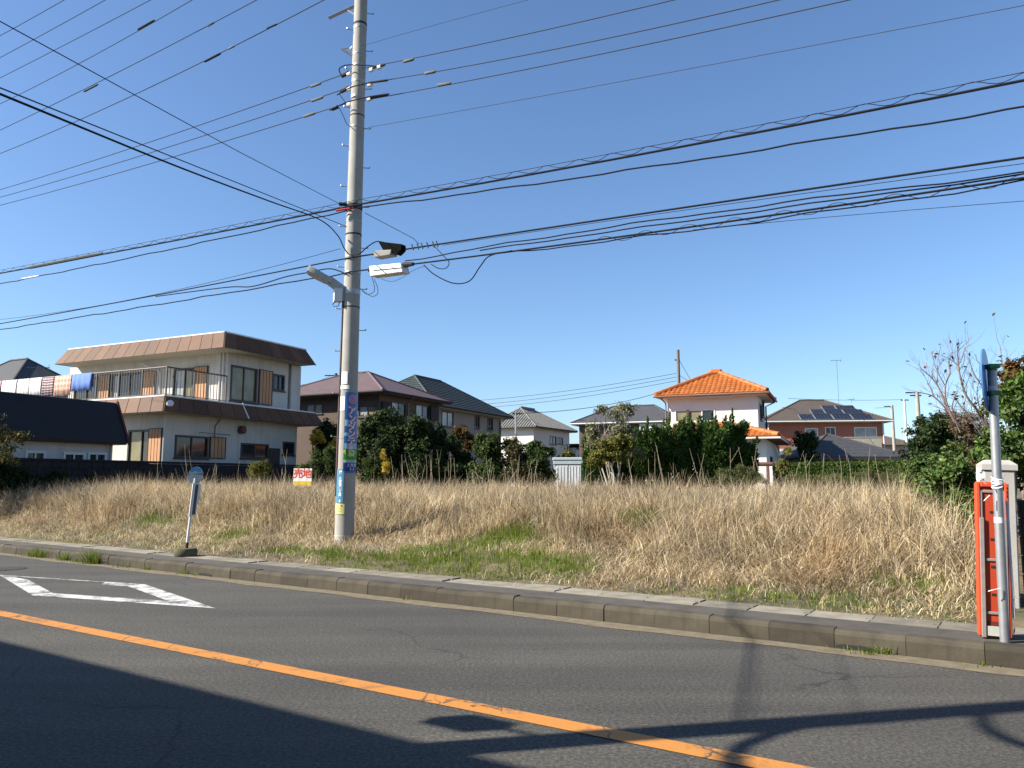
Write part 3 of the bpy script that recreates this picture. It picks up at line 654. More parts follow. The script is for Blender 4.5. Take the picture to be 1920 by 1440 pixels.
def hung(name, label, px0, px1, drop, mt, thick=.008):
    a = Wh.f(px0, 712, RY0)[0]; b = Wh.f(px1, 712, RY0)[0]; n = 12; mb = MB(); rows = []
    prof = [(-.035 - thick, RZ1 - drop), (-.045 - thick, RZ1 - drop * .5), (-.035 - thick * .7, RZ1 - .03), (-.012, RZ1 + .03 + thick * .3), (.015, RZ1 + .03 + thick * .3), (.035 + thick, RZ1 - .03), (.04 + thick, RZ1 - drop * .8)]
    for i in range(n + 1):
        x = a + (b - a) * i / n; w_ = .012 * math.sin(i * 1.9 + a * 3) + .006 * math.sin(i * 4.1)
        rows.append([(x, RY0 + p + w_ * (1 if j in (0, 1, 6) else .3), z + (.012 * math.sin(i * .8) if j == 0 else 0)) for j, (p, z) in enumerate(prof)])
    L = len(prof); v = [q for r_ in rows for q in r_]
    f = [(i * L + j, (i + 1) * L + j, (i + 1) * L + j + 1, i * L + j + 1) for i in range(n) for j in range(L - 1)]
    mb.add(v, f); me = mb.mesh(name, True)
    for k_ in range(len(me.vertices)): pass
    o = link(name, me, mt); o.location = R.location; o.rotation_euler = R.rotation_euler
    md = o.modifiers.new('thickness', 'SOLIDIFY'); md.thickness = .015
    tag(o, label, 'laundry', 'bedding and towels airing on the balcony rail'); return o
hung('blue_futon', 'thick blue futon hung over the balcony rail', 138, 174, .62, cloth_mat('blue_cloth', (.10, .18, .47), (.13, .22, .54), ''), .03)
hung('quilt', 'pink and cream checked quilt over the balcony rail', 105, 136, .75, cloth_mat('check_cloth', (.5, .22, .18), (.58, .43, .33), 'check'), .015)
hung('striped_mat', 'dark striped mat hung between the quilt and a white towel', 82, 103, .75, cloth_mat('stripe_cloth', (.09, .055, .07), (.42, .33, .33), 'stripe'))
WT = cloth_mat('white_cloth', (.62, .58, .57), (.72, .7, .68), '')
hung('towel', 'white towel next to the striped mat, rightmost of three', 58, 80, .7, WT); hung('towel', 'pale towel in the middle of three on the balcony rail', 36, 57, .7, WT)
hung('towel', 'pale towel on the balcony rail, leftmost of three', 6, 34, .7, WT)
hung('pink_cloth', 'strip of pink cloth on the rail at the left edge', -12, 4, .7, cloth_mat('pink_cloth', (.5, .3, .32), (.55, .36, .36), ''))

# the house stands on a slightly raised plot; it is built at 1.15 times the module above
HUNG = [o for o in COL.objects if o.get('category') == 'laundry']
for o in [R] + HUNG: o.location = (-13.51, 29.84, .71); o.scale = (1.15, 1.15, 1.15)

# ---------------------------------------------------------------- low house with a black roof, far left
Bk = House('black_roofed_house', 'low white house with a steep black roof at the left edge', (-12.35, 24.75), -26, .6)
R = Bk.root; ze, zt_ = 2.66 - .6, 4.06 - .6; YB = -6.2
m = MB(); slope = [(0, ze), (.02, ze + .1), (-.62, zt_ - .03), (-.75, zt_), (-1.3, zt_ + .02), (-3.0, ze + .1), (-3.0, ze)]
m.prism(slope, lambda p, q, t: (p, t, q), YB, .05); m.build('roof', ROOFK, R)
vg = MB(); vg.prism([(.04, ze + .0), (.05, ze + .12), (-.6, zt_ + .03), (-.66, zt_ - .02)], lambda p, q, t: (p, t, q), .052, .12); vg.build('verge_board', mat('dark_red_verge', (.09, .02, .02), .6), R)
PB = lambda u, z, d: (-.35 - d, u, z)
h1 = rect_s(Bk, 47, 847, 85, 866, -.35); h2 = rect_s(Bk, 118, 850, 159, 872, -.35); h3 = rect_s(Bk, 164, 850, 199, 872, -.35)
m = MB(); wall_face(m, PB, YB, -.2, -.1, ze + .05, [h1, h2, h3], .12)
m.quad((-.35, -.2, -.1), (-2.7, -.2, -.1), (-2.7, -.2, ze + .1), (-.35, -.2, ze + .1)); m.quad((-.35, -.2, ze), (-2.7, -.2, ze), (-1.35, -.2, zt_ - .1), (-.7, -.2, zt_ - .1)); m.build('wall', WALLW, R)
for h_ in (h1, h2, h3): window(R, PB, h_, [(1, GLD), (1, GLD)], FRAMEW)
drainpipe(R, [(-.3, -.25, 0), (-.3, -.25, ze)], .03)
R.location = (-14.2, 28.46, .457); R.scale = (1.15, 1.15, 1.15)

# ---------------------------------------------------------------- generic hip-roofed house
def hip_house(name, label, O, yaw, z0, Wd, D, ze, zr, over, ridge, wm, rm, holes_f=(), holes_s=(), eave_th=.14, fascia_m=None, fmat=None, gut=None, fpanes=None, spanes=None):
    h = House(name, label, O, yaw, z0); R = h.root; e, r_ = ze - z0, zr - z0
    Pf = lambda u, z, d: (u, over + d, z); Ps = lambda u, z, d: (-over - d, u, z)
    hf = [rect_f(h, *q, over) for q in holes_f]; hs = [rect_s(h, *q, -over) for q in holes_s]
    m = MB(); wall_face(m, Pf, -Wd + over, -over, -.2, e, hf, .1); wall_face(m, Ps, over, D - over, -.2, e, hs, .1)
    m.quad((-Wd + over, D - over, -.2), (-over, D - over, -.2), (-over, D - over, e), (-Wd + over, D - over, e)); m.quad((-Wd + over, over, -.2), (-Wd + over, D - over, -.2), (-Wd + over, D - over, e), (-Wd + over, over, e))
    m.build('wall', wm, R)
    for i, q in enumerate(hf): window(R, Pf, q, (fpanes[i] if fpanes else [(1, GLD), (1, GLD)]), fmat or FRAME)
    for i, q in enumerate(hs): window(R, Ps, q, (spanes[i] if spanes else [(1, GLD), (1, GLD)]), fmat or FRAME)
    m = MB(); hip(m, -Wd, 0, 0, D, e + eave_th, *ridge, r_, eave_th * .6); ro = m.build('roof', rm, R)
    s = MB(); t = .09
    s.box(-Wd + .04, -.04, .04, D - .04, e - .02, e + eave_th * .4 - .003); s.build('soffit', fascia_m or SOFFIT, R)
    g = MB(); g.tube([(-Wd, -.05, e + eave_th * .5), (.06, -.05, e + eave_th * .5)], .06, 6); g.tube([(.05, -.05, e + eave_th * .5), (.05, D, e + eave_th * .5)], .06, 6); g.build('gutter', gut or DARKMET, R)
    # ridge and hip caps
    cp = MB(); a = Vector((ridge[0], ridge[2], r_)); b = Vector((ridge[1], ridge[3], r_)); cs = [Vector((-Wd, 0, e + eave_th)), Vector((0, 0, e + eave_th)), Vector((0, D, e + eave_th)), Vector((-Wd, D, e + eave_th))]
    if abs(ridge[1] - ridge[0]) < abs(ridge[3] - ridge[2]): prs = [(a, cs[0]), (a, cs[1]), (b, cs[2]), (b, cs[3])]
    else: prs = [(a, cs[0]), (b, cs[1]), (b, cs[2]), (a, cs[3])]
    cp.tube([a + Vector((0, 0, .02)), b + Vector((0, 0, .02))], .09, 6) if (a - b).length > .1 else None
    for p, q in prs: cp.tube([p + Vector((0, 0, .01)), q + Vector((0, 0, .01))], .07, 6)
    cp.build('ridge_cap', rm, ro)
    h.e, h.r, h.roofobj, h.Pf, h.Ps = e, r_, ro, Pf, Ps
    return h
def courses(h, A, B, C, D_, n, mt, name, up=.025):
    """raised courses on a roof slope A-B (eave) to D-C (ridge)"""
    A, B, C, D_ = map(Vector, (A, B, C, D_)); m = MB(); nrm = (B - A).cross(D_ - A).normalized()
    if nrm.z < 0: nrm = -nrm
    for k in range(n):
        f0, f1 = k / n, (k + .96) / n
        a, b = A.lerp(D_, f0), B.lerp(C, f0); c, d = B.lerp(C, f1), A.lerp(D_, f1)
        m.add([a + nrm * up, b + nrm * up, c + nrm * .004, d + nrm * .004, a + nrm * .002, b + nrm * .002], [(0, 1, 2, 3), (4, 5, 1, 0)])
    return tag(m.build(name, mt, h.roofobj), kind='stuff')
def ribs(h, A, B, C, D_, pitch, mt, name, r=.05):
    """rounded tile ridges running up a slope (A-B eave, D-C ridge)"""
    A, B, C, D_ = map(Vector, (A, B, C, D_)); m = MB(); n = int((B - A).length / pitch); ex = (B - A).normalized(); up = ((D_ + C) / 2 - (A + B) / 2); up = (up - ex * up.dot(ex))
    H_ = up.length; up.normalize(); nrm = ex.cross(up); nrm = nrm if nrm.z > 0 else -nrm
    lx, rx = (D_ - A).dot(ex), (C - A).dot(ex); W_ = (B - A).length
    for k in range(n + 1):
        x = min(W_ - .02, k * pitch + pitch * .5); top = H_
        if x < lx: top = H_ * x / lx
        if x > rx: top = min(top, H_ * (W_ - x) / max(.01, W_ - rx))
        if top < .1: continue
        a = A + ex * x; m.tube([a + nrm * .01, a + up * top + nrm * .01], r, 5, False)
    return tag(m.build(name, mt, h.roofobj), kind='stuff')

# brown house behind the pole
Nb = hip_house('brown_house', 'brown two storey house with a purple brown hip roof behind the pole', (-7.05, 41.9), -26, .9, 8.6, 7.4, 6.3, 8.05, .75, (-5.2, -3.6, 3.5, 3.5), BROWNW, ROOFP,
    holes_f=[(574, 757, 605, 776), (633, 757, 660, 782), (672, 760, 706, 782)], holes_s=[(733, 757, 761, 781), (779, 762, 805, 785)],
    fpanes=[[(1, GLP), (1, GLP)], [(1, GLP), (1, GLD)], [(1, GLP), (1, GLK)]], spanes=[[(1, GLP), (1, GLD)], [(1, GLP), (1, GLD)]], fascia_m=BROWNW)
q = rect_s(Nb, 714, 755, 732, 782, -.75); m = MB(); pbox(m, Nb.Ps, q[0], q[1], q[2], q[3], -.12, -.003); m.build('shutter_box', DARKMET, Nb.root)
q = rect_s(Nb, 805, 762, 819, 788, -.75); m = MB(); pbox(m, Nb.Ps, q[0], q[1], q[2], q[3], -.12, -.003); m.build('shutter_box', DARKMET, Nb.root)
for px in (765, 822):
    y_ = Nb.sd(px, 770, -.7)[0]; drainpipe(Nb.root, [(.0, y_ - .5, Nb.e), (-.66, y_, Nb.e - .25), (-.66, y_, 0)], .04, GREIGE)
courses(Nb, (-8.6, 0, Nb.e + .14), (0, 0, Nb.e + .14), (-3.6, 3.5, Nb.r), (-5.2, 3.5, Nb.r), 16, ROOFP, 'slate_course', .012)
# dark tile house behind it
Dg = hip_house('dark_tiled_house', 'greige house with a dark tiled roof, right of the brown house', (-5.0, 50.2), -26, .9, 8.0, 11.6, 6.3, 9.0, .7, (-4.0, -4.0, 3.6, 7.2), GREIGE, ROOFG,
    holes_s=[(828, 774, 850, 799), (890, 781, 899, 803), (914, 785, 924, 806)], spanes=[[(1, GLP), (1, GLP)], [(1, GLD), (1, GLD)], [(1, GLD), (1, GLD)]])
courses(Dg, (0, 0, Dg.e + .14), (0, 11.6, Dg.e + .14), (-4, 7.2, Dg.r), (-4, 3.6, Dg.r), 15, ROOFG, 'tile_course', .05)
courses(Dg, (-8, 0, Dg.e + .14), (0, 0, Dg.e + .14), (-4, 3.6, Dg.r), (-4, 3.6, Dg.r), 15, ROOFG, 'tile_course', .05)
y_ = Dg.sd(937, 800, -.66)[0]; drainpipe(Dg.root, [(.0, y_, Dg.e), (-.62, y_, Dg.e - .3), (-.62, y_, 0)], .045, DARKMET)
# white house with silver tiles, middle distance
Sv = hip_house('grey_tiled_white_house', 'distant white house with a silver grey tiled hip roof in the middle', (2.2, 70.6), -30, .9, 6.0, 8.8, 6.3, 8.5, .6, (-3.4, -3.4, 3.2, 5.8), WALLW2, ROOFSG,
    holes_s=[(1031, 819, 1043, 833), (1046, 821, 1055, 832)])
ribs(Sv, (0, 0, Sv.e + .14), (0, 8.8, Sv.e + .14), (-3.4, 5.8, Sv.r), (-3.4, 3.2, Sv.r), .3, ROOFSG, 'tile_ridges', .07)
ribs(Sv, (-6, 0, Sv.e + .14), (0, 0, Sv.e + .14), (-3.4, 3.2, Sv.r), (-3.4, 3.2, Sv.r), .3, ROOFSG, 'tile_ridges', .07)
m = MB(); m.bbox(-3.55, -3.25, 3.1, 5.9, Sv.r - .05, Sv.r + .18, .05); m.build('ridge_cap', ROOFSG, Sv.roofobj)
an = MB(); an.box(-6, -.2, 8.9, 12.5, -.2, 3.9); an.build('rear_wing', WALLW2, Sv.root)
q = rect_s(Sv, 1074, 832, 1085, 844, -.2); window(Sv.root, lambda u, z, d: (-.2 - d, u, z), (9.4, 10.8, 2.2, 3.2), [(1, GLD), (1, GLP)], FRAME)
m = MB(); m.add([(-6.2, 8.9, 4.3), (0, 8.9, 4.3), (.2, 12.7, 3.9), (-6.2, 12.7, 3.9)], [(0, 1, 2, 3)]); m.box(-.2, .1, 8.9, 12.7, 3.75, 3.9); m.build('wing_roof', ROOFSG, Sv.root)
# slate house behind the pale tree
Sl = hip_house('slate_roofed_house', 'far house with slate roof and white gutter behind the pale tree', (13.6, 63.6), -22, .9, 9.2, 8.0, 6.3, 8.1, .6, (-6.4, -2.6, 3.8, 3.8), BROWNW, ROOFS, gut=TRIMW, holes_f=[(1095, 805, 1110, 825)])
m = MB(); m.box(-3.2, -.6, .2, .59, .0, Sl.e - .05); m.build('bay_wall', WALLW2, Sl.root)
# far left dark slate house
Fl = hip_house('dark_slate_house', 'house with a dark slate hip roof behind the laundry, top of left edge', (-29.5, 44.5), -26, .9, 9.0, 8.0, 6.2, 9.4, .6, (-6.2, -4.4, 4.0, 4.0), GREIGE, ROOFS)
# pink far house sliver
Pk = hip_house('pinkish_house', 'sliver of a far pinkish house right of the brick house', (48.5, 92), -10, .9, 9, 8, 5.6, 7.0, .4, (-6, -3, 4, 4), mat('pink_wall', (.36, .25, .23), .85), ROOFB)
# ---------------------------------------------------------------- orange tiled house
Or = House('orange_tiled_house', 'white two storey house with glazed orange clay tile roofs', (14.25, 42.9), -23, .9)
R = Or.root; e = 6.35 - .9; OV = .6; OW, OD = 6.3, 5.6
Pf = lambda u, z, d: (u, OV + d, z); Ps = lambda u, z, d: (-OV - d, u, z)
f1 = rect_f(Or, 1266, 767, 1340, 792, OV); a1 = rect_s(Or, 1425, 767, 1435, 786, -OV); a2 = rect_s(Or, 1447, 774, 1459, 795, -OV); a1 = (min(a1[0], 2.2), min(a1[1], 2.9), a1[2], a1[3]); a2 = (min(a2[0], 3.3), min(a2[1], 4.6), a2[2], a2[3])
m = MB(); wall_face(m, Pf, -OW + OV, -OV, 2.3, e, [f1], .12); wall_face(m, Ps, OV, OD - OV, 2.3, e, [a1, a2], .1)
m.quad((-OW + OV, OV, 2.3), (-OW + OV, OD - OV, 2.3), (-OW + OV, OD - OV, e), (-OW + OV, OV, e)); m.quad((-OW + OV, OD - OV, 2.3), (-OV, OD - OV, 2.3), (-OV, OD - OV, e), (-OW + OV, OD - OV, e)); m.build('upper_wall', WALLW2, R)
wf = window(R, Pf, f1, [(1, GLK), (1, GLK), (.9, GLD)], FRAMEW, .06)
m = MB(); pbox(m, Pf, f1[0] + (f1[1] - f1[0]) * .33 - .07, f1[0] + (f1[1] - f1[0]) * .33 + .07, f1[2], f1[3], -.06, -.01); m.build('window_post', mat('brown_post', (.07, .04, .03), .7), wf)
window(R, Ps, a1, [(1, GLD), (1, GLD)], FRAME); window(R, Ps, a2, [(1, GLD), (1, GLD)], FRAME)
tp = []
for q in range(2):
    mm = MB(); w_, L_ = .3, .36; n = 7; prof = [(-w_ / 2 + w_ * i / (n - 1), .055 * math.sin(math.pi * i / (n - 1)) ** 1.0 + .004) for i in range(n)]
    v = [(x, 0, z + .035) for x, z in prof] + [(x, L_, z) for x, z in prof] + [(x, 0, .0) for x, z in prof]
    fc = [(i, i + 1, n + i + 1, n + i) for i in range(n - 1)] + [(2 * n + i, 2 * n + i + 1, i + 1, i) for i in range(n - 1)]
    mm.add(v, fc); tp.append(mm.mesh('roof_tile', True)); tp[-1].materials.append(ORANGE)
def tile_slope(parent, A, B, C, D_, single=True, limit=400):
    """clay tiles laid course by course on the slope A-B (eave) / D-C (top)"""
    A, B, C, D_ = map(Vector, (A, B, C, D_)); ex = (B - A).normalized(); up = (D_ - A) - ex * (D_ - A).dot(ex)
    if up.length < .05: up = (C - B) - ex * (C - B).dot(ex)
    H_ = up.length; up.normalize(); nr = ex.cross(up).normalized(); W_ = (B - A).length; lx, rx = (D_ - A).dot(ex), (C - A).dot(ex)
    Mx = Matrix((ex, up, nr)).transposed(); pitch, course = .285, .3; cnt = 0; mb = MB(); r_ = random.Random(int(W_ * 100))
    for i in range(int(W_ / pitch) + 1):
        x = pitch * (i + .5)
        for j in range(int(H_ / course) + 1):
            y = j * course - .06; f = (y + course * .6) / H_
            if f > 1 or x < lx * f or x > W_ + (rx - W_) * f: continue
            p = A + ex * x + up * y + nr * .02; jit = r_.uniform(-.01, .01)
            if single:
                o = link('roof_tile', tp[0], None, parent); o.matrix_local = Matrix.Translation(p) @ Mx.to_4x4() @ Matrix.Rotation(jit * 2, 4, 'X') @ Matrix.Rotation(jit, 4, 'Z')
            else:
                n0 = len(mb.v); mb.v += [tuple(p + Mx @ Vector(v.co)) for v in tp[0].vertices]; mb.f += [tuple(k_ + n0 for k_ in pl.vertices) for pl in tp[0].polygons]
            cnt += 1
    if not single: tag(mb.build('roof_tiles', ORANGE, parent, raw=True), kind='stuff')
    return cnt
def cap_row(parent, p, q, r=.13, n=None):
    p, q = Vector(p), Vector(q); L = (q - p).length; n = n or max(2, int(L / .45)); d = (q - p).normalized()
    for k in range(n):
        a = p.lerp(q, k / n); b = p.lerp(q, (k + 1) / n + .02)
        MB().tube([a, b], [r * 1.08, r * .94], 8).build('ridge_tile', ORANGE, parent, True)
rz = 7.95 - .9; A0 = (-OW, 0, e + .1); B0 = (0, 0, e + .1); C0 = (0, OD, e + .1); D0 = (-OW, OD, e + .1); r0, r1 = (-OW / 2 - .15, OD / 2, rz), (-OW / 2 + .15, OD / 2, rz)
m = MB(); hip(m, -OW, 0, 0, OD, e + .09, r0[0], r1[0], OD / 2, OD / 2, rz - .02, .08); ro = m.build('roof', mat('orange_under', (.3, .1, .03), .7), R)
n1 = tile_slope(ro, A0, B0, r1, r0, True); tile_slope(ro, B0, C0, r1, r1, False); tile_slope(ro, C0, D0, r0, r1, False); tile_slope(ro, D0, A0, r0, r0, False)
L3 = Vector((0, 0, .1))
for p in (A0, D0): cap_row(ro, Vector(p) + L3, Vector(r0) + L3)
for p in (B0, C0): cap_row(ro, Vector(p) + L3, Vector(r1) + L3)
MB().bbox(r0[0] - .2, r1[0] + .2, OD / 2 - .17, OD / 2 + .17, rz, rz + .32, .08).build('ridge_end', ORANGE, ro)
MB().box(-OW + .08, -.08, .08, OD - .08, e - .03, e + .02).build('soffit', WALLW2, R)
g = MB(); g.tube([(-OW - .1, -.06, e + .05), (.1, -.06, e + .05)], .06, 6); g.tube([(.08, -.06, e + .05), (.08, OD, e + .05)], .06, 6); g.build('gutter', mat('copper_gutter', (.16, .1, .08), .6), R)
drainpipe(R, [(-OW + .3, -.05, e), (-OW + OV - .1, OV - .08, e - .3), (-OW + OV - .1, OV - .08, 2.4)], .045, mat('copper_gutter', (.16, .1, .08), .6))
drainpipe(R, [(.0, OD - .3, e), (-OV + .08, OD - OV - .1, e - .3), (-OV + .08, OD - OV - .1, 2.2)], .045, DARKMET)
MB().box(-OW * .66, -OW * .3, .02, .06, e - .09, e - .04).build('curtain_rod', TRIMW, R)
# lower storey and its roof
le = 3.64 - .9; lx0, lx1, ly0, ly1 = -7.2, .8, -4.0, 6.8; lo = .7
Plf = lambda u, z, d: (u, ly0 + lo + d, z); Pls = lambda u, z, d: (lx1 - lo - d, u, z)
b1 = rect_s(Or, 1462, 840, 1474, 860, lx1 - lo)
m = MB(); wall_face(m, Plf, lx0 + lo, lx1 - lo, -.2, le, [(-3.2, -1.4, .6, 2.1)], .1); wall_face(m, Pls, ly0 + lo, ly1 - lo, -.2, le, [(-1.2, .2, 1.0, 1.9)], .1)
m.quad((lx0 + lo, ly0 + lo, -.2), (lx0 + lo, ly1 - lo, -.2), (lx0 + lo, ly1 - lo, le), (lx0 + lo, ly0 + lo, le)); m.build('lower_wall', WALLW2, R)
window(R, Plf, (-3.2, -1.4, .6, 2.1), [(1, GLD), (1, GLD)], FRAME); window(R, Pls, (-1.2, .2, 1.0, 1.9), [(1, GLD), (1, GLD)], FRAME)
lr = 4.5 - .9; ax = -1.9; ay = -1.6
m = MB(); hip(m, lx0, lx1, ly0, ly1, le + .09, ax - 1.2, ax, (ly0 + ly1) / 2, (ly0 + ly1) / 2, lr, .08)
# body under the tiles: front hip apex plus flat rise to the upper wall
m = MB(); E_ = [(lx0, ly0, le + .08), (lx1, ly0, le + .08), (lx1, ly1, le + .08), (lx0, ly1, le + .08)]; T_ = [(lx0 + 2.6, ay + .6, lr), (ax, ay, lr), (ax, ly1 - 2.5, lr), (lx0 + 2.6, ly1 - 2.5, lr)]
m.add(E_ + T_, [(0, 1, 5, 4), (1, 2, 6, 5), (2, 3, 7, 6), (3, 0, 4, 7), (4, 5, 6, 7), (3, 2, 1, 0)]); lro = m.build('lower_roof', mat('orange_under', (.3, .1, .03), .7), R)
tile_slope(lro, E_[0], E_[1], T_[1], (T_[0][0], ay, lr), True); tile_slope(lro, E_[1], E_[2], T_[2], T_[1], False)
cap_row(lro, Vector(E_[1]) + L3, Vector(T_[1]) + L3); cap_row(lro, Vector(T_[1]) + L3, Vector((ax - 3, ay + .05, lr + .1)), .12)
MB().tube([(lx0, ly0 - .05, le + .03), (lx1 + .05, ly0 - .05, le + .03), (lx1 + .05, ly1, le + .03)], .05, 6).build('gutter', TRIMW, R)
# satellite dish / white bracket and entrance screen in front
MB().box(lx1 - lo - .5, lx1 - lo - .1, ly0 + .2, ly0 + .3, 1.3, 1.55).build('white_bracket', TRIMW, R)
# white gate screen with brown cap
p = at(1424, 902, 33.0); gs = empty('entrance_screen', (p.x, p.y, .9), math.radians(-23)); tag(gs, 'white entrance screen wall with brown cap beside the clipped hedge', 'wall')
MB().box(-1.5, .55, -.08, .08, -.1, 1.28).build('screen_panel', WALLW2, gs); MB().bbox(-1.55, .6, -.14, .14, 1.28, 1.4, .02).build('cap', mat('brown_cap', (.14, .07, .05), .7), gs)
for x_ in (-.9, -.62, .3): MB().box(x_, x_ + .1, -.1, -.082, -.1, 1.27).build('upright', mat('brown_cap', (.14, .07, .05), .7), gs)

# ---------------------------------------------------------------- brick house with solar panels
Br = hip_house('brick_red_house', 'brick red house with solar panels and beige balcony on the right', (31.3, 63.5), -7, .9, 10.4, 8.4, 6.32, 8.55, .55, (-6.3, -4.2, 4.2, 4.2), BRICKW, ROOFB, gut=TRIMW, fmat=FRAMEW,
    holes_f=[(1510, 803, 1533, 822), (1548, 801, 1566, 817), (1603, 801, 1643, 826)], fpanes=[[(1, GLP)], [(1, GLD), (1, GLD)], [(1, GLP), (1, GLP)]])
R = Br.root; courses(Br, (-10.4, 0, Br.e + .14), (0, 0, Br.e + .14), (-4.2, 4.2, Br.r), (-6.3, 4.2, Br.r), 18, ROOFB, 'slate_course', .012)
# right side wall is pale
m = MB(); m.quad((-.54, .56, -.2), (-.54, 7.8, -.2), (-.54, 7.8, Br.e), (-.54, .56, Br.e)); m.build('pale_side_wall', GREIGE, R)
yb = -.9; bx0 = Br.f(1533, 830, yb)[0]; bx1 = Br.f(1654, 830, yb)[0]; bz0 = Br.f(1600, 841, yb)[1]; bz1 = Br.f(1600, 821, yb)[1]
bo = empty('balcony', (0, 0, 0), 0, R); MB().box(bx0, bx1, yb + .05, .54, bz0 - .12, bz0).build('floor', BEIGE, bo)
n = 7
for k in range(n): MB().bbox(bx0 + (bx1 - bx0) * k / n + .015, bx0 + (bx1 - bx0) * (k + 1) / n - .015, yb, yb + .05, bz0, bz1, .01).build('balcony_panel', BEIGE, bo)
MB().box(bx1 - .06, bx1, yb + .05, .54, bz0, bz1).build('balcony_panel', BEIGE, bo); MB().bbox(bx0, bx1 + .03, yb - .03, yb + .09, bz1, bz1 + .07, .015).build('handrail', BEIGE, bo); MB().box(bx1 - .12, bx1 - .01, yb + .0, yb + .12, -.2, bz0 - .12).build('balcony_post', BEIGE, bo)
MB().box(-10.4 + .56, -.56, .5, .548, bz0 - .2, bz0 + .06).build('band_course', TRIMW, R)
drainpipe(R, [(-.6, .48, -.2), (-.6, .48, Br.e)], .06); drainpipe(R, [(-9.8, .48, -.2), (-9.8, .48, Br.e)], .05)
# solar panels: three stepped rows on the front slope
ez, rz_ = Br.e + .14, Br.r; sl = Vector((0, 4.2, rz_ - ez)); sl.normalize(); nrm = Vector((0, -sl.z, sl.y))
def on_slope(px, py):
    n_ = (Br.ex * 0 + Br.ey * nrm.y + Vector((0, 0, nrm.z))); o_ = Br.O + Vector((0, 0, ez)); r_ = Vector(ray(px, py)); C_ = Vector((0, 0, EYE)); t_ = (o_ - C_).dot(n_) / r_.dot(n_); p_ = C_ + r_ * t_ - Br.O
    return p_.dot(Br.ex), Vector((0, p_.dot(Br.ey), p_.z - ez)).dot(sl)
for (ya, yb_, xs) in ((788, 778.5, (1501, 1529, 1564, 1600, 1640)), (777, 769.5, (1522, 1548, 1583, 1622)), (768.5, 762, (1542, 1568, 1605))):
    for k in range(len(xs) - 1):
        s0 = on_slope(xs[k] + 10, ya)[1]; s1_ = on_slope(xs[k] + 10, yb_)[1]; x0_ = on_slope(xs[k], ya)[0]; x1_ = on_slope(xs[k + 1], ya)[0]
        pn = empty('solar_panel', (0, 0, 0), 0, R); base = Vector((0, 0, ez))
        def SP(x, s_, h): return base + Vector((x, 0, 0)) + sl * s_ + nrm * h
        def sbox(mb, xa, xb, sa, sb, ha, hb):
            v = [SP(x, s_, h) for h in (ha, hb) for s_ in (sa, sb) for x in (xa, xb)]; mb.add(v, [(0, 2, 3, 1), (4, 5, 7, 6), (0, 1, 5, 4), (2, 6, 7, 3), (0, 4, 6, 2), (1, 3, 7, 5)])
        fr = MB(); sbox(fr, x0_ + .02, x1_ - .02, s0, s1_ - .02, .05, .1); fr.build('frame', STEEL, pn)
        nc = 5
        for c in range(nc):
            cm = MB(); w_ = (x1_ - x0_ - .12) / nc; sbox(cm, x0_ + .06 + c * w_ + .012, x0_ + .06 + (c + 1) * w_ - .008, s0 + .02, s1_ - .04, .1, .112); cm.build('cell_strip', SOLAR, pn)
# dark pyramid-roofed garage in front of it
Ga = House('pyramid_roofed_garage', 'low building with a dark pyramid roof behind the clipped hedge', (24.4, 47.2), 6, .9)
m = MB(); hip(m, -6.9, 0, 0, 6.5, 2.95 - .9, -3.75, -3.7, 3.2, 3.2, 4.5 - .9, .08); ro = m.build('roof', ROOFS, Ga.root); Ga.roofobj = ro
courses(Ga, (-6.9, 0, 2.05), (0, 0, 2.05), (-3.7, 3.2, 3.6), (-3.75, 3.2, 3.6), 16, ROOFS, 'slate_course', .012)
MB().box(-6.9, 0, -.04, 0, 1.86, 1.97).build('fascia_board', mat('brown_board', (.1, .075, .06), .7), Ga.root); MB().box(-6.5, -.4, .4, 6, -.2, 1.95).build('wall', mat('dark_beige_wall', (.12, .11, .09), .8), Ga.root)
cp = MB(); cp.tube([(-6.9, 0, 2.06), (-3.72, 3.2, 3.62)], .05, 5); cp.tube([(0, 0, 2.06), (-3.72, 3.2, 3.62)], .05, 5); cp.build('hip_cap', ROOFS, ro)

# ---------------------------------------------------------------- dark wall at the left edge of the plot
fo = empty('block_wall', (-13.2, 29.0, .78), HYAW); fo.scale = (1.15, 1.15, 1.15); tag(fo, 'dark block wall along the left side of the plot in front of the white house', 'wall')
k = 0
for j in range(-3, 6):
    x_ = -5.4 - (j % 2) * .2
    while x_ < 8.5:
        r_ = random.Random(k); k += 1
        if k < 298 and (j >= 0 or x_ < 0): MB().bbox(-.09, .09, x_ + .006, x_ + .394, j * .2 + .004, j * .2 + .197, .008).build('block', BLOCKW, fo)
        x_ += .4
MB().box(-.07, .07, -5.5, 8.4, -.7, 1.19).build('mortar', BLOCKW, fo); MB().bbox(-.11, .11, -5.6, 8.5, 1.2, 1.27, .015).build('coping', BLOCKW, fo)
# ---------------------------------------------------------------- storage shed
p = at(1066, 900, 33); sh = empty('storage_shed', (p.x, p.y, .88), math.radians(-6)); tag(sh, 'small pale blue steel storage shed half hidden by dry grass', 'shed')
SHB = mat('pale_blue_steel', (.42, .5, .52), .45, .06, 6, .02); SHW = mat('white_steel_door', (.62, .64, .65), .45, .05, 6, .02)
MB().bbox(-.62, .62, 0, 1.0, 0, 1.5, .01).build('body', SHB, sh); MB().bbox(-.67, .68, -.08, 1.05, 1.5, 1.62, .02).build('roof', SHB, sh); MB().bbox(-.64, .65, -.06, .0, 1.33, 1.49, .01).build('head_rail', SHB, sh)
for x_ in (-.5, .03): MB().bbox(x_, x_ + .5, -.035, -.003, .05, 1.3, .008).build('door', SHW, sh)
for i in range(8): MB().box(-.47 + i * .13, -.45 + i * .13, -.045, -.036, .1, 1.25).build('door_rib', SHW, sh)
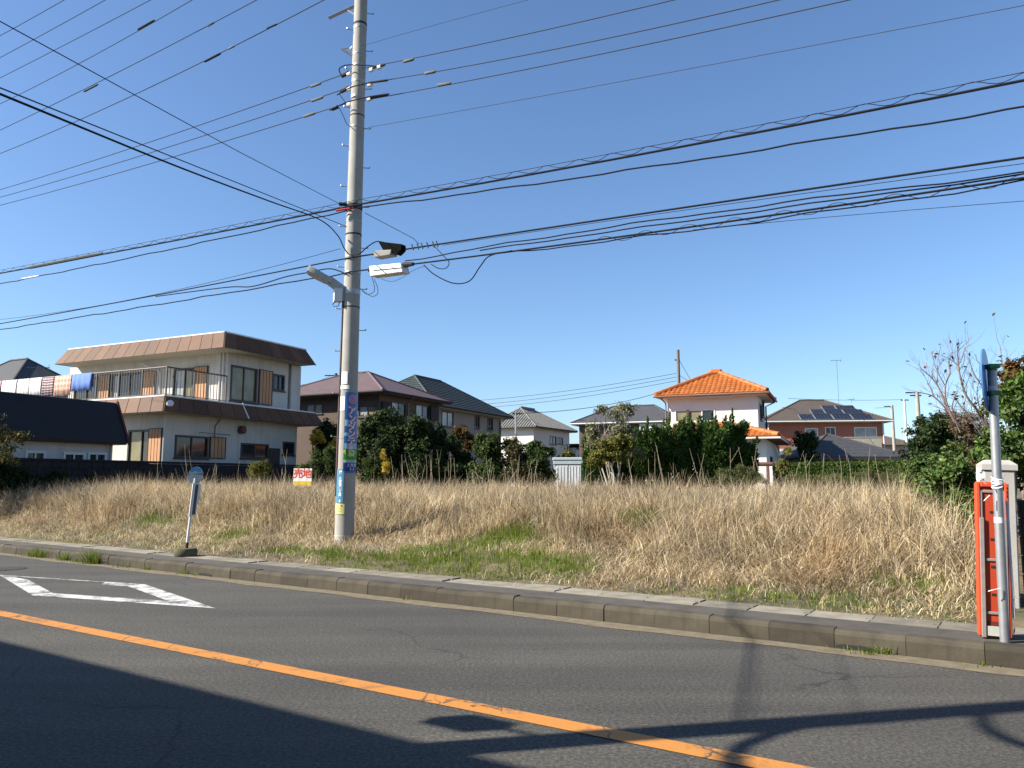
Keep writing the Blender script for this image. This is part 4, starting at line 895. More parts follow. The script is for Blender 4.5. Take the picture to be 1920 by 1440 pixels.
# ---------------------------------------------------------------- for-sale board
def text_mb(txt, size, bold=.0):
    cu = bpy.data.curves.new('t', 'FONT'); cu.body = txt; cu.size = size; cu.align_x = 'CENTER'; cu.align_y = 'CENTER'; cu.resolution_u = 3; cu.offset = bold
    o = bpy.data.objects.new('t', cu); COL.objects.link(o); dg = bpy.context.evaluated_depsgraph_get(); dg.update()
    me = bpy.data.meshes.new_from_object(o.evaluated_get(dg)); bpy.data.objects.remove(o); bpy.data.curves.remove(cu)
    vs_ = [v.co.copy() for v in me.vertices]; fs = [tuple(p.vertices) for p in me.polygons]; bpy.data.meshes.remove(me); return vs_, fs
def flat_text(name, txt, size, mt, parent, x, z, y, bold=.0, sx=1, sz=1):
    v, f = text_mb(txt, size, bold); mb = MB(); mb.add([(x + p.x * sx, y, z + p.y * sz) for p in v], f); return mb.build(name, mt, parent, raw=True)
REDP = mat('red_print', (.62, .06, .03), .6, .1, 8, 0); YELP = mat('yellow_print', (.75, .5, .03), .6, .1, 8, 0); WBOARD = mat('white_board', (.78, .78, .77), .5, .04, 6, .02)
BLKP = mat('black_print', (.02, .02, .02), .6, .1, 8, 0); WHP = mat('white_print', (.75, .75, .75), .6, .05, 8, 0)
p = at(567, 905, 19.5); uu, vq = toUV(p); gz = float(GZ(uu, vq)); sb = empty('for_sale_board', (p.x, p.y, gz), math.radians(-6)); tag(sb, 'white board with red characters and a yellow band standing in the dry grass', 'sign')
zt = at(567, 878.5, 19.5).z - gz; zb = at(567, 912, 19.5).z - gz; hw = .235
MB().bbox(-hw, hw, 0, .02, zb, zt, .004).build('board', WBOARD, sb)
for s_ in (-1, 1): MB().box(s_ * .2 - .02, s_ * .2 + .02, .021, .05, -.1, zt - .03).build('stake', mat('wood_stake', (.35, .27, .18), .8), sb)
MB().box(-hw + .01, hw - .01, -.004, -.001, zb + .02, zb + .13).build('yellow_band', YELP, sb)
flat_text('lettering', '売', .25, REDP, sb, -.115, zt - .14, -.003, .006); flat_text('lettering', '地', .25, REDP, sb, .115, zt - .14, -.003, .006)
# ================================================================ VEGETATION
def spline_(pts, n=8):
    pts = [Vector(p) for p in pts]; out = []
    for i in range(len(pts) - 1):
        p0 = pts[max(0, i - 1)]; p1 = pts[i]; p2 = pts[i + 1]; p3 = pts[min(len(pts) - 1, i + 2)]
        for k in range(n):
            t = k / n; out.append(.5 * ((2 * p1) + (p2 - p0) * t + (2 * p0 - 5 * p1 + 4 * p2 - p3) * t * t + (3 * p1 - p0 - 3 * p2 + p3) * t ** 3))
    out.append(pts[-1]); return out
def leaf_cloud(blobs, n, size, flat=.5, subs=26, sig=.16, shell=(.55, 1.02), droop=0.0, cut=None):
    """leaf-sized quads gathered in sub-clumps spread through ellipsoid blobs (cx,cy,cz,rx,ry,rz)"""
    B = np.array([b[:6] for b in blobs], float); vol = (B[:, 3] * B[:, 4] * B[:, 5]) ** .72; pr = vol / vol.sum()
    bi = RNG.choice(len(B), n, p=pr); C = []
    for b in B:
        d = RNG.normal(size=(subs, 3)); d /= np.linalg.norm(d, axis=1)[:, None]; d[:, 2] = np.where(d[:, 2] < -.75, -d[:, 2], d[:, 2])
        C.append(b[:3] + d * RNG.uniform(*shell, (subs, 1)) * b[3:6])
    C = np.array(C); si = RNG.integers(0, subs, n); c = C[bi, si]; rad = B[bi, 3:6]
    P = c + RNG.normal(size=(n, 3)) * sig * (rad * .6 + .25 * rad.mean(1)[:, None] * .6 + .05)
    out = (P - B[bi, :3]) / rad; out /= np.linalg.norm(out, axis=1)[:, None] + 1e-6
    nr = out * .7 + RNG.normal(size=(n, 3)) * .8 + np.array([0, 0, .35]); nr /= np.linalg.norm(nr, axis=1)[:, None]
    ax = np.cross(nr, RNG.normal(size=(n, 3))); ax /= np.linalg.norm(ax, axis=1)[:, None] + 1e-6; ax[:, 2] -= droop; bx = np.cross(nr, ax)
    s_ = (size * RNG.uniform(.6, 1.35, n))[:, None]
    V = np.stack([P - ax * s_, P - bx * s_ * flat + nr * s_ * .12, P + ax * s_, P + bx * s_ * flat + nr * s_ * .12], 1).reshape(-1, 3)
    return V, (np.arange(n)[:, None] * 4 + np.arange(4))
def gz_at(x, y): u_, v_ = toUV((x, y)); return float(GZ(u_, v_))
def px_blob(x0, y0, x1, y1, Y, dy=None):
    a = at(x0, y1, Y); b = at(x1, y0, Y); rx = abs(b.x - a.x) / 2; rz_ = abs(b.z - a.z) / 2
    return [(a.x + b.x) / 2, Y, (a.z + b.z) / 2, rx, dy or max(.4, min(rx, rz_) * .95), rz_]
def limbs(mb, base, targets, r0, r=None, seed=0):
    rn = random.Random(seed)
    for t in targets:
        t = Vector(t); m_ = base.lerp(t, .5) + Vector((rn.gauss(0, .08), rn.gauss(0, .08), rn.gauss(.05, .1))) * (t - base).length * .5
        mb.tube([base, base.lerp(m_, .5) + Vector((0, 0, .02)), m_, t], [r0, r0 * .75, r0 * .5, r0 * .15], 6)
def tree_px(name, label, cat, Y, boxes, n, size, lm, bark=WOODT, group=None, trunk_r=.08, flat=.5, subs=26, sig=.16, shell=(.3, 1.02), jit=0):
    n = int(n * 1.7); size *= .92; subs = int(subs * 1.7)
    bl = [px_blob(*b[:4], Y + (b[4] if len(b) > 4 else 0)) for b in boxes]
    main = max(bl, key=lambda b: b[3] * b[5]); bx_, by_ = main[0], main[1]; z_ = gz_at(bx_, by_)
    root = empty(name, (bx_, by_, z_)); tag(root, label, cat, group); off = np.array([bx_, by_, z_])
    rel = [[b[0] - bx_, b[1] - by_, b[2] - z_] + b[3:] for b in bl]
    V, q = leaf_cloud(rel, n, size, flat, subs, sig, shell); V[:, 2] = np.maximum(V[:, 2], .0)
    link('crown', np_mesh('crown', V, q), lm, root)
    for b in (rel if trunk_r > 0 else []):
        if b[2] < .75: continue
        mb = MB(); limbs(mb, Vector((b[0] * .9 if abs(b[0]) > .45 * (b[2] + .1) else b[0] * .1, 0, -.05)), [(b[0], b[1], b[2] + b[5] * .35)], trunk_r, seed=int(abs(bx_) * 100)); mb.build('trunk', bark, root, True)
    return root
DKG = leafmat('dark_evergreen_leaves', [(0, (.012, .022, .008)), (.5, (.022, .040, .012)), (.85, (.035, .06, .018)), (1, (.07, .095, .035))], .2)
MDG = leafmat('mid_green_leaves', [(0, (.03, .05, .014)), (.5, (.05, .085, .022)), (.85, (.085, .12, .035)), (1, (.14, .16, .06))], .3)
YLG = leafmat('yellow_green_leaves', [(0, (.06, .07, .015)), (.5, (.12, .135, .03)), (.85, (.19, .18, .04)), (1, (.28, .22, .06))], .35)
PLG = leafmat('pale_olive_leaves', [(0, (.09, .1, .05)), (.5, (.16, .17, .09)), (.85, (.24, .235, .14)), (1, (.33, .31, .2))], .3)
RED = leafmat('russet_leaves', [(0, (.05, .03, .012)), (.5, (.12, .06, .025)), (.8, (.09, .08, .02)), (1, (.24, .1, .05))], .3)
YEL = leafmat('yellow_leaves', [(0, (.3, .2, .02)), (.5, (.5, .37, .04)), (1, (.62, .5, .12))], .4)
CYP = leafmat('juniper_foliage', [(0, (.018, .042, .013)), (.5, (.036, .078, .018)), (.85, (.06, .115, .024)), (1, (.10, .155, .035))], .2)
HDG = leafmat('hedge_leaves', [(0, (.02, .045, .01)), (.5, (.045, .085, .018)), (.85, (.075, .12, .025)), (1, (.16, .18, .05))], .3)
BRD = leafmat('broad_evergreen_leaves', [(0, (.022, .05, .012)), (.5, (.06, .11, .022)), (.85, (.11, .17, .035)), (1, (.2, .24, .06))], .3, .5, .25)
TWG = leafmat('dead_vine_leaves', [(0, (.06, .04, .025)), (.5, (.13, .095, .055)), (1, (.22, .17, .11))], .3, .8)
# trees behind the pole, left to right
tree_px('camellia_tree', 'dark evergreen tree just right of the pole below the brown house', 'tree', 32.5, [(672, 760, 760, 850), (690, 800, 770, 900, -.5), (655, 800, 700, 900), (668, 855, 770, 920, -.6)], 11000, .075, DKG, trunk_r=.12)
tree_px('camellia_tree', 'broad dark evergreen tree below the right hand windows of the brown house', 'tree', 32.0, [(735, 782, 815, 860), (790, 797, 842, 870), (750, 825, 835, 905, -.4), (745, 860, 868, 920, -.6)], 13000, .075, DKG, trunk_r=.12)
tree_px('shade_tree', 'dark shaded tree between the white house corner and the pole', 'tree', 38.6, [(586, 790, 640, 850), (605, 795, 660, 890), (583, 830, 640, 905)], 7500, .08, DKG)
tree_px('yellow_shrub', 'yellow leaved shrub glowing behind the white house corner', 'shrub', 36.4, [(582, 806, 610, 836), (612, 824, 642, 850)], 2200, .07, YEL)
tree_px('weedy_shrub', 'loose green weedy shrub left of the pole base, behind the for sale board', 'shrub', 26.5, [(572, 845, 612, 905), (600, 838, 640, 905), (555, 868, 590, 905)], 5200, .06, MDG, trunk_r=.03, flat=.22)
tree_px('weedy_shrub', 'small loose weed bush at the foot of the white house wall', 'shrub', 25.5, [(462, 862, 510, 905)], 1100, .055, YLG, trunk_r=.02, flat=.22)
tree_px('weedy_shrub', 'green weed bush just right of the pole signs', 'shrub', 27, [(676, 858, 712, 905), (700, 865, 745, 905)], 3200, .055, MDG, trunk_r=.03, flat=.22)
tree_px('goldenrod', 'tall yellow flowering weed right of the pole', 'plant', 26.5, [(714, 843, 724, 866), (718, 858, 730, 890)], 500, .045, YEL, trunk_r=.015)
tree_px('camellia_tree', 'low dark evergreen filling the gap below the dark tiled house', 'tree', 33.2, [(822, 822, 880, 905), (838, 852, 905, 920)], 5200, .07, DKG, trunk_r=.08)
tree_px('russet_tree', 'small russet leaved tree below the dark tiled house', 'tree', 34, [(846, 796, 886, 832), (862, 812, 892, 850), (845, 850, 895, 915)], 3600, .065, RED, trunk_r=.06)
tree_px('round_shrub', 'leafy green shrub below the dark tiled house, right of the russet tree', 'shrub', 31.5, [(886, 812, 945, 870), (893, 840, 950, 905), (868, 862, 960, 920, -.5)], 8500, .065, MDG, trunk_r=.06)
tree_px('round_shrub', 'brownish green bush in front of the silver roofed house', 'shrub', 31.2, [(940, 822, 990, 880), (945, 850, 1000, 905), (935, 868, 1015, 920, -.5)], 7500, .062, leafmat('brownish_green_leaves', [(0, (.03, .035, .013)), (.5, (.06, .065, .024)), (.85, (.1, .09, .04)), (1, (.15, .11, .07))], .3), trunk_r=.05)
tree_px('clipped_pine', 'clipped garden pine in front of the white house with silver tiles', 'tree', 36, [(985, 828, 1022, 850), (1000, 838, 1045, 862), (978, 845, 1010, 872)], 4200, .06, MDG, trunk_r=.06)
tree_px('weedy_shrub', 'green bush left of the pale blue shed', 'shrub', 31, [(985, 845, 1030, 905), (975, 865, 1010, 905), (1000, 868, 1038, 905), (985, 880, 1045, 920)], 4600, .06, MDG, trunk_r=.03)
tree_px('small_shrub', 'low yellow green shrub behind the pale blue shed', 'shrub', 36, [(1045, 846, 1082, 880)], 1200, .06, YLG, trunk_r=.03)
# little palm
p = at(1063, 900, 36.5); pr = empty('palm', (p.x, p.y, gz_at(p.x, p.y))); tag(pr, 'tiny palm with a tuft of fronds above the shed', 'tree'); top = at(1063, 838, 36.5).z - pr.location.z
MB().tube([(0, 0, -.05), (.03, 0, top * .5), (0, 0, top)], [.07, .05, .06], 6).build('trunk', WOODT, pr)
for k in range(11):
    a_ = k * 2.4; m = MB(); L_ = .34
    pts = [Vector((0, 0, top)) + Vector((math.cos(a_) * L_ * t, math.sin(a_) * L_ * t, .22 * t - .34 * t * t + .1 * math.sin(k))) for t in (0, .35, .7, 1)]
    sdv = Vector((-math.sin(a_), math.cos(a_), 0)) * .05
    for i in range(3): m.quad(pts[i] - sdv * (1 - i * .25), pts[i] + sdv * (1 - i * .25), pts[i + 1] + sdv * (.75 - i * .25), pts[i + 1] - sdv * (.75 - i * .25))
    m.build('frond', DKG, pr)
# pale tree with white limbs
def branching(mb, p, d, L, r, depth, rn, spread=.5, tips=None, up=.15, kids=(2, 3), segs=3):
    pts = [p]; q = p; dd = d.normalized()
    for i in range(segs):
        dd = (dd + Vector((rn.gauss(0, .12), rn.gauss(0, .12), rn.gauss(up * .4, .08)))).normalized(); q = q + dd * (L / segs); pts.append(q)
    mb.tube(pts, [r * (1 - .4 * i / segs) for i in range(segs + 1)], 5 if r > .012 else 3, False)
    if depth == 0:
        if tips is not None: tips.append(q)
        return
    for k in range(rn.randint(*kids)):
        nd = (dd + Vector((rn.gauss(0, spread), rn.gauss(0, spread), rn.gauss(up, spread * .6)))).normalized()
        branching(mb, pts[rn.choice([-1, -1, -2])], nd, L * rn.uniform(.62, .85), r * .58, depth - 1, rn, spread, tips, up, kids, segs)
p = at(1150, 900, 29.5); z_ = gz_at(p.x, p.y); root = empty('pale_tree', (p.x, p.y, z_)); tag(root, 'airy pale leaved tree with whitish limbs left of the junipers', 'tree')
mb = MB(); tips = []; rn = random.Random(12)
for (dx, dy, H_) in ((-.25, .1, 1.5), (.3, 0, 1.75), (.05, .15, 1.6), (-.5, -.1, .9)): branching(mb, Vector((dx * .3, dy, 0)), Vector((dx * .45, dy, 1)), H_ * .8, .042, 3, rn, .42, tips, .35)
mb.build('limbs', BARKP, root, True)
bl = [[b[0] - p.x, b[1] - p.y, b[2] - z_] + b[3:] for b in (px_blob(1140, 755, 1200, 795, 29.5), px_blob(1130, 785, 1200, 840, 29.5), px_blob(1115, 757, 1142, 780, 29.6), px_blob(1088, 790, 1130, 850, 29.5), px_blob(1150, 830, 1205, 870, 29.7))]
V, q = leaf_cloud(bl, 4600, .06, .4, 20, .2, (.3, 1.0)); link('crown', np_mesh('crown', V, q), PLG, root)
tree_px('yellow_green_bush', 'yellow green bush below the pale limbed tree', 'shrub', 28.6, [(1118, 822, 1180, 872), (1100, 845, 1135, 880), (1150, 815, 1188, 850)], 4200, .06, YLG, BARKP, trunk_r=.03, shell=(.4, 1))
# junipers
def juniper(label, x0, x1, ytop, Y, seed, n_t=46, ybot=903):
    n_t = int(n_t * 1.5)
    rn = np.random.default_rng(seed); b = px_blob(x0, ytop + 12, x1, ybot + 14, Y); cx, cy, cz, rx, ry, rz_ = b; z_ = gz_at(cx, cy)
    root = empty('juniper', (cx, cy, z_)); tag(root, label, 'tree', 'row of dark junipers'); ry = rx; VV = []; n_l = 0
    H_ = at((x0 + x1) / 2, ytop, Y).z - z_
    for k in range(n_t):
        th = rn.uniform(0, 6.28); hh = rn.uniform(.02, .93) ** .9; prof = math.sin(math.pi * min(1, .24 + .76 * (1 - hh))) ** .6 * (1 - .45 * hh)
        c = np.array([math.cos(th) * rx * prof, math.sin(th) * ry * prof, hh * H_ * .74]); L_ = rn.uniform(.4, .8) * (1.2 if hh > .75 else 1)
        d = np.array([math.cos(th) * .38 + .22, math.sin(th) * .38, 1.0]); d /= np.linalg.norm(d); m_ = 95
        t = rn.uniform(0, 1, m_) ** .8; rad = .15 * (1 - t) ** .7 + .02; an = rn.uniform(0, 6.28, m_); e1 = np.cross(d, [0, 0, 1.0]); e1 /= np.linalg.norm(e1) + 1e-6; e2 = np.cross(d, e1)
        o_ = e1 * np.cos(an)[:, None] + e2 * np.sin(an)[:, None]; P = c + d * (t * L_)[:, None] + o_ * rad[:, None]
        ld = d * 1.0 + o_ * .7 + rn.normal(size=(m_, 3)) * .3; ld /= np.linalg.norm(ld, axis=1)[:, None]; sd_ = np.cross(ld, rn.normal(size=(m_, 3))); sd_ /= np.linalg.norm(sd_, axis=1)[:, None] + 1e-6
        s_ = rn.uniform(.07, .14, m_)[:, None]; VV.append(np.stack([P - sd_ * s_ * .3, P + sd_ * s_ * .3, P + ld * s_ + sd_ * s_ * .05, P + ld * s_ - sd_ * s_ * .05], 1).reshape(-1, 3)); n_l += m_
    for k in range(2):      # leading spires
        c0 = np.array([rn.uniform(-.3, .3) * rx, rn.uniform(-.2, .2), H_ * .66]); t = rn.uniform(0, 1, 130); rad = (.16 * (1 - t) + .015) * rn.uniform(.5, 1, 130); an = rn.uniform(0, 6.28, 130)
        P = c0 + np.stack([np.cos(an) * rad + t * .1, np.sin(an) * rad, t * H_ * (.34 if k == 0 else .26)], -1); ld = np.stack([np.cos(an) * .3, np.sin(an) * .3, np.ones(130)], -1); sd_ = np.stack([-np.sin(an), np.cos(an), np.zeros(130)], -1); s_ = rn.uniform(.07, .12, 130)[:, None]
        VV.append(np.stack([P - sd_ * s_ * .3, P + sd_ * s_ * .3, P + ld * s_ + sd_ * s_ * .05, P + ld * s_ - sd_ * s_ * .05], 1).reshape(-1, 3)); n_l += 130
    V = np.concatenate(VV); link('crown', np_mesh('crown', V, np.arange(n_l)[:, None] * 4 + np.arange(4)), CYP, root)
    core = MB(); core.tube([(0, 0, -.05), (0, 0, H_ * .4), (.05, 0, H_ * .8)], [.1, .08, .03], 6); core.build('trunk', WOODT, root)
juniper('narrow dark juniper right of the pale blue shed, leftmost of the row', 1096, 1136, 822, 30.5, 1, 40)
juniper('dark juniper at the left of the dense row, next to the pale tree', 1185, 1245, 783, 31.0, 2, 80)
juniper('dark juniper with a spire against the slate roof, second of the dense row', 1222, 1285, 776, 30.6, 3, 90)
juniper('dark juniper under the khaki window of the orange roofed house', 1262, 1325, 772, 31.0, 4, 90)
juniper('dark juniper rising in the middle of the white wall of the orange roofed house', 1305, 1368, 772, 30.5, 5, 95)
juniper('dark juniper with a tall spire in front of the orange roofed house', 1338, 1390, 768, 30.8, 6, 90)
juniper('short dark juniper at the right end of the row', 1366, 1408, 818, 31.2, 7, 60)
juniper('shaded low juniper in the gap of the row behind the yellow green bush', 1140, 1200, 838, 31.5, 8, 60)
tree_px('weedy_shrub', 'pale green weed bush in front of the junipers and entrance screen', 'shrub', 25.5, [(1335, 880, 1385, 915), (1370, 873, 1420, 915), (1405, 885, 1440, 915)], 4200, .05, leafmat('grey_green_leaves', [(0, (.05, .065, .025)), (.5, (.09, .11, .04)), (1, (.17, .18, .08))], .3), trunk_r=.02, flat=.2)
# clipped hedge on the right
ha, hb = at(1452, 900, 31), at(1722, 900, 26.5); hd = (hb - ha); hd.z = 0; hl = hd.length; hy = math.atan2(hd.y, hd.x); zg = gz_at(ha.x, ha.y)
hroot = empty('clipped_hedge', (ha.x, ha.y, zg), hy); tag(hroot, 'long flat topped clipped green hedge at the back right of the plot', 'hedge')
ht = at(1560, 871, 29.2).z - zg; n_ = 22000; xx = RNG.uniform(0, hl, n_); fc = RNG.uniform(0, 1, n_)
yy = np.where(fc < .6, RNG.normal(0, .05, n_), RNG.uniform(0, .7, n_)); zz = np.where(fc < .6, RNG.uniform(0, ht, n_), ht + RNG.normal(0, .045, n_)); yy += .05 * np.sin(xx * 3.1) + .04 * np.sin(xx * 7.7 + zz * 4)
P = np.stack([xx, yy, zz], -1); nr = RNG.normal(size=(n_, 3)); nr /= np.linalg.norm(nr, axis=1)[:, None]; ax = np.cross(nr, RNG.normal(size=(n_, 3))); ax /= np.linalg.norm(ax, axis=1)[:, None]; bx = np.cross(nr, ax); s_ = RNG.uniform(.03, .065, n_)[:, None]
V = np.stack([P - ax * s_, P - bx * s_ * .5, P + ax * s_, P + bx * s_ * .5], 1).reshape(-1, 3); link('foliage', np_mesh('foliage', V, np.arange(n_)[:, None] * 4 + np.arange(4)), HDG, hroot)
MB().bbox(.03, hl - .03, .1, .62, -.05, ht - .08, .05).build('branches', mat('hedge_core', (.02, .022, .012), .9), hroot)
tree_px('weedy_shrub', 'fringe of pale weeds along the foot of the clipped hedge', 'shrub', 25.8, [(1470, 888, 1530, 915), (1530, 884, 1600, 915), (1600, 880, 1665, 915), (1660, 876, 1720, 915)], 5200, .045, leafmat('grey_green_leaves', []), trunk_r=.02, flat=.16)
tree_px('garden_tree', 'dark bushy tree between the orange roofed and brick red houses', 'tree', 45, [(1489, 806, 1535, 850), (1495, 830, 1532, 870)], 3600, .08, DKG, trunk_r=.1)
tree_px('weedy_shrub', 'tall budding weed at the left end of the clipped hedge', 'shrub', 27.5, [(1455, 862, 1480, 890), (1472, 838, 1480, 856)], 700, .05, YLG, trunk_r=.02)
# right hand side
tree_px('round_tree', 'rounded dark evergreen tree right of the brick red house', 'tree', 27, [(1703, 780, 1775, 850), (1740, 772, 1800, 840), (1690, 825, 1790, 900), (1760, 815, 1850, 905)], 11500, .065, DKG, trunk_r=.12)
tree_px('vine_mass', 'brown tangle of dead vines below the bare tree', 'shrub', 17.0, [(1775, 775, 1855, 850), (1800, 820, 1870, 890)], 3600, .05, TWG, BARKR, trunk_r=.04, flat=.25, shell=(.3, 1))
tree_px('boundary_shrub', 'glossy green shrub on the right boundary, farther one', 'shrub', 16.5, [(1715, 852, 1800, 940), (1690, 870, 1740, 930, 2), (1770, 830, 1850, 920, .8)], 9500, .05, BRD, trunk_r=.05, group='shrubs along the right boundary')
tree_px('boundary_shrub', 'glossy green shrub on the right boundary next to the pillar', 'shrub', 11.6, [(1752, 862, 1846, 985), (1725, 895, 1800, 975, .6), (1780, 930, 1850, 1010, -.4)], 10000, .042, BRD, trunk_r=.05, group='shrubs along the right boundary')
tree_px('evergreen_tree', 'big broad leaved evergreen overhanging the wall at the right edge', 'tree', 10.2, [(1865, 705, 2010, 830), (1845, 800, 1960, 900), (1880, 760, 2080, 930, .5), (1835, 830, 1905, 890, .4)], 9500, .045, BRD, trunk_r=.12)
tree_px('autumn_tree', 'reddish brown autumn foliage behind the evergreen at the right edge', 'tree', 13.5, [(1868, 668, 1950, 740), (1850, 720, 1910, 800)], 1500, .05, RED, BARKR, trunk_r=.06, shell=(.2, 1))
# bare tree
p = at(1812, 900, 15.5); z_ = gz_at(p.x, p.y); root = empty('bare_tree', (p.x, p.y, z_)); tag(root, 'bare leafless tree with upturned twigs right of the round evergreen', 'tree'); mb = MB(); tips = []; rn = random.Random(21)
O3 = Vector((p.x, p.y, z_))
for k, (path, r0) in enumerate((([(1862, 830), (1838, 778), (1812, 742), (1800, 705), (1796, 672), (1795, 655)], .03), ([(1800, 680), (1808, 658), (1816, 637)], .01), ([(1800, 800), (1772, 764), (1748, 742), (1722, 736)], .02), ([(1752, 745), (1742, 722), (1732, 702)], .01),
        ([(1800, 800), (1778, 770), (1766, 738), (1750, 712), (1728, 692)], .024), ([(1757, 722), (1758, 698), (1762, 680)], .01), ([(1790, 790), (1774, 752), (1773, 722), (1781, 700), (1778, 678)], .022), ([(1773, 725), (1762, 705), (1753, 684)], .012), ([(1778, 706), (1784, 680), (1786, 660)], .01),
        ([(1868, 770), (1845, 730), (1826, 700), (1817, 672)], .018), ([(1835, 715), (1840, 695), (1838, 680)], .008), ([(1905, 800), (1890, 755), (1882, 702), (1875, 648)], .018), ([(1884, 712), (1886, 690), (1888, 668)], .009), ([(1800, 690), (1790, 680), (1780, 672)], .008), ([(1855, 800), (1838, 770), (1832, 735), (1836, 715)], .016), ([(1830, 800), (1815, 775), (1800, 760), (1790, 745)], .014), ([(1800, 810), (1790, 785), (1785, 760), (1795, 735)], .014), ([(1845, 820), (1822, 790), (1808, 765), (1812, 740)], .014), ([(1870, 810), (1858, 770), (1862, 735), (1856, 700)], .014), ([(1850, 820), (1838, 795), (1822, 770), (1824, 745)], .012), ([(1895, 820), (1880, 780), (1868, 745)], .012))):
    dep = 15.5 + rn.uniform(-.5, .5); pts = spline_([at(x, y, dep) - O3 for x, y in path], 4); n_p = len(pts); mb.tube(pts, [r0 * (1 - .7 * i / n_p) for i in range(n_p)], 5, False)
    for i in range(1, n_p):
        dd = (pts[min(i + 1, n_p - 1)] - pts[i - 1]).normalized(); branching(mb, pts[i], dd + Vector((rn.gauss(0, .7), rn.gauss(0, .4), rn.gauss(.1, .45))), rn.uniform(.12, .34), max(.0045, r0 * .25), rn.choice([0, 1, 1, 2]), rn, .55, tips, .2, (1, 3))
st = at(1862, 830, 15.5) - O3; mb.tube([(.3, 0, -.1), (.35, 0, .3), st], [.07, .06, .035], 7); mb.build('limbs', BARKR, root, True)
rn2 = np.random.default_rng(4); tp_ = np.array([tuple(t) for t in tips]); sel = rn2.choice(len(tp_), min(70, len(tp_)), replace=False); P = tp_[sel]; n_ = len(P); nr = rn2.normal(size=(n_, 3)); nr /= np.linalg.norm(nr, axis=1)[:, None]; ax = np.cross(nr, rn2.normal(size=(n_, 3))); ax /= np.linalg.norm(ax, axis=1)[:, None]; bx = np.cross(nr, ax); s_ = .05
V = np.stack([P - ax * s_, P - bx * s_ * .6, P + ax * s_, P + bx * s_ * .6], 1).reshape(-1, 3); link('last_leaves', np_mesh('last_leaves', V, np.arange(n_)[:, None] * 4 + np.arange(4)), RED, root)
# left edge maple
tree_px('maple', 'yellowing maple branch hanging in from the left edge', 'tree', 21.5, [(-330, 740, -70, 900), (-120, 770, 0, 860), (-40, 800, 45, 860), (-20, 830, 40, 885), (-60, 765, 5, 800), (20, 808, 62, 832)], 3600, .05, leafmat('maple_leaves', [(0, (.03, .045, .01)), (.5, (.07, .075, .018)), (.85, (.15, .1, .03)), (1, (.24, .15, .04))], .35), trunk_r=0, shell=(.3, 1))
mt_ = [o for o in COL.objects if o.name.startswith('maple')][0]; mb = MB(); limbs(mb, Vector((-.3, 0, -.05)), [(0, 0, 2.2), (1.6, 0, 2.0), (2.6, .1, 2.1)], .07, seed=3); mb.build('trunk', WOODT, mt_, True)
tree_px('shaded_hedge', 'dark shaded undergrowth at the foot of the black roofed house', 'shrub', 23.6, [(-60, 866, 30, 945), (10, 872, 75, 935, .4), (65, 880, 130, 925, 1.8), (130, 884, 190, 920, 3)], 8000, .05, DKG, trunk_r=0)

# ================================================================ UTILITY POLE
PB_ = gnd(645, 1021, .30); PX_, PY_ = PB_.x, PB_.y
def pc(z): return Vector((PX_ + .005 * (z - .3), PY_, z))
def prd(z): return .19 - .0047 * z
def zp(py, px=660): return at(px, py, PY_).z
PHI = math.atan2(-PY_, -PX_)                  # direction pole -> camera
pole = empty('utility_pole', (0, 0, 0)); tag(pole, 'tall tapered concrete utility pole with signs, street lamp and many cables', 'utility pole')
zs = np.linspace(.1, 14.2, 30); MB().tube([pc(z) for z in zs], [prd(z) for z in zs], 28).build('shaft', CONC, pole, True)
def ring(py, h=.03, mt=STEEL, off=.006):
    z = zp(py); MB().tube([pc(z - h / 2), pc(z + h / 2)], prd(z) + off, 24).build('band', mt, pole, True)
for py, h, mt in ((47, .04, DARKMET), (55, .03, STEEL), (104, .03, STEEL), (126, .05, STEEL), (155, .04, STEEL), (184, .04, STEEL), (219, .02, DARKMET), (240, .03, STEEL), (390, .12, DARKMET), (418, .02, STEEL), (441, .03, DARKMET), (483, .03, STEEL), (512, .03, STEEL), (548, .1, STEEL), (577, .02, DARKMET), (730, .012, STEEL), (771, .008, STEEL), (822, .008, STEEL), (1004, .012, TRIMW)): ring(py, h, mt)
def cyl(phi, z, off=0.0): return pc(z) + Vector((math.cos(PHI + phi), math.sin(PHI + phi), 0)) * (prd(z) + off)
k = 0; z = 2.4
while z < 13:
    phi = math.radians(88 if k % 2 else -88) + .1 * math.sin(k); a = cyl(phi, z); b = cyl(phi, z, .13)
    mb = MB(); mb.tube([a, b], .009, 6); mb.tube([b, b + Vector((0, 0, .03))], .013, 6); mb.build('step_bolt', STEEL, pole); z += .43; k += 1
def wrap(name, a0, a1, y0, y1, mt, parent, off=.006, th=.004, n=10, round_=0):
    za, zb = zp(y1), zp(y0); mb = MB(); A = np.radians(np.linspace(a0, a1, n + 1)); v = []
    for o_ in (off, off + th):
        for z in (za, zb):
            for a in A: v.append(cyl(a, z, o_))
    f = []
    for i in range(n):
        f += [(i, i + 1, n + 2 + i, n + 1 + i), (2 * (n + 1) + i, 3 * (n + 1) + i, 3 * (n + 1) + i + 1, 2 * (n + 1) + i + 1), (i, 2 * (n + 1) + i, 2 * (n + 1) + i + 1, i + 1), (n + 1 + i, n + 2 + i, 3 * (n + 1) + i + 1, 3 * (n + 1) + i)]
    f += [(0, n + 1, 3 * (n + 1), 2 * (n + 1)), (n, 3 * n + 2, 4 * n + 3, 2 * n + 1)]
    mb.add(v, f); return mb.build(name, mt, parent, True)
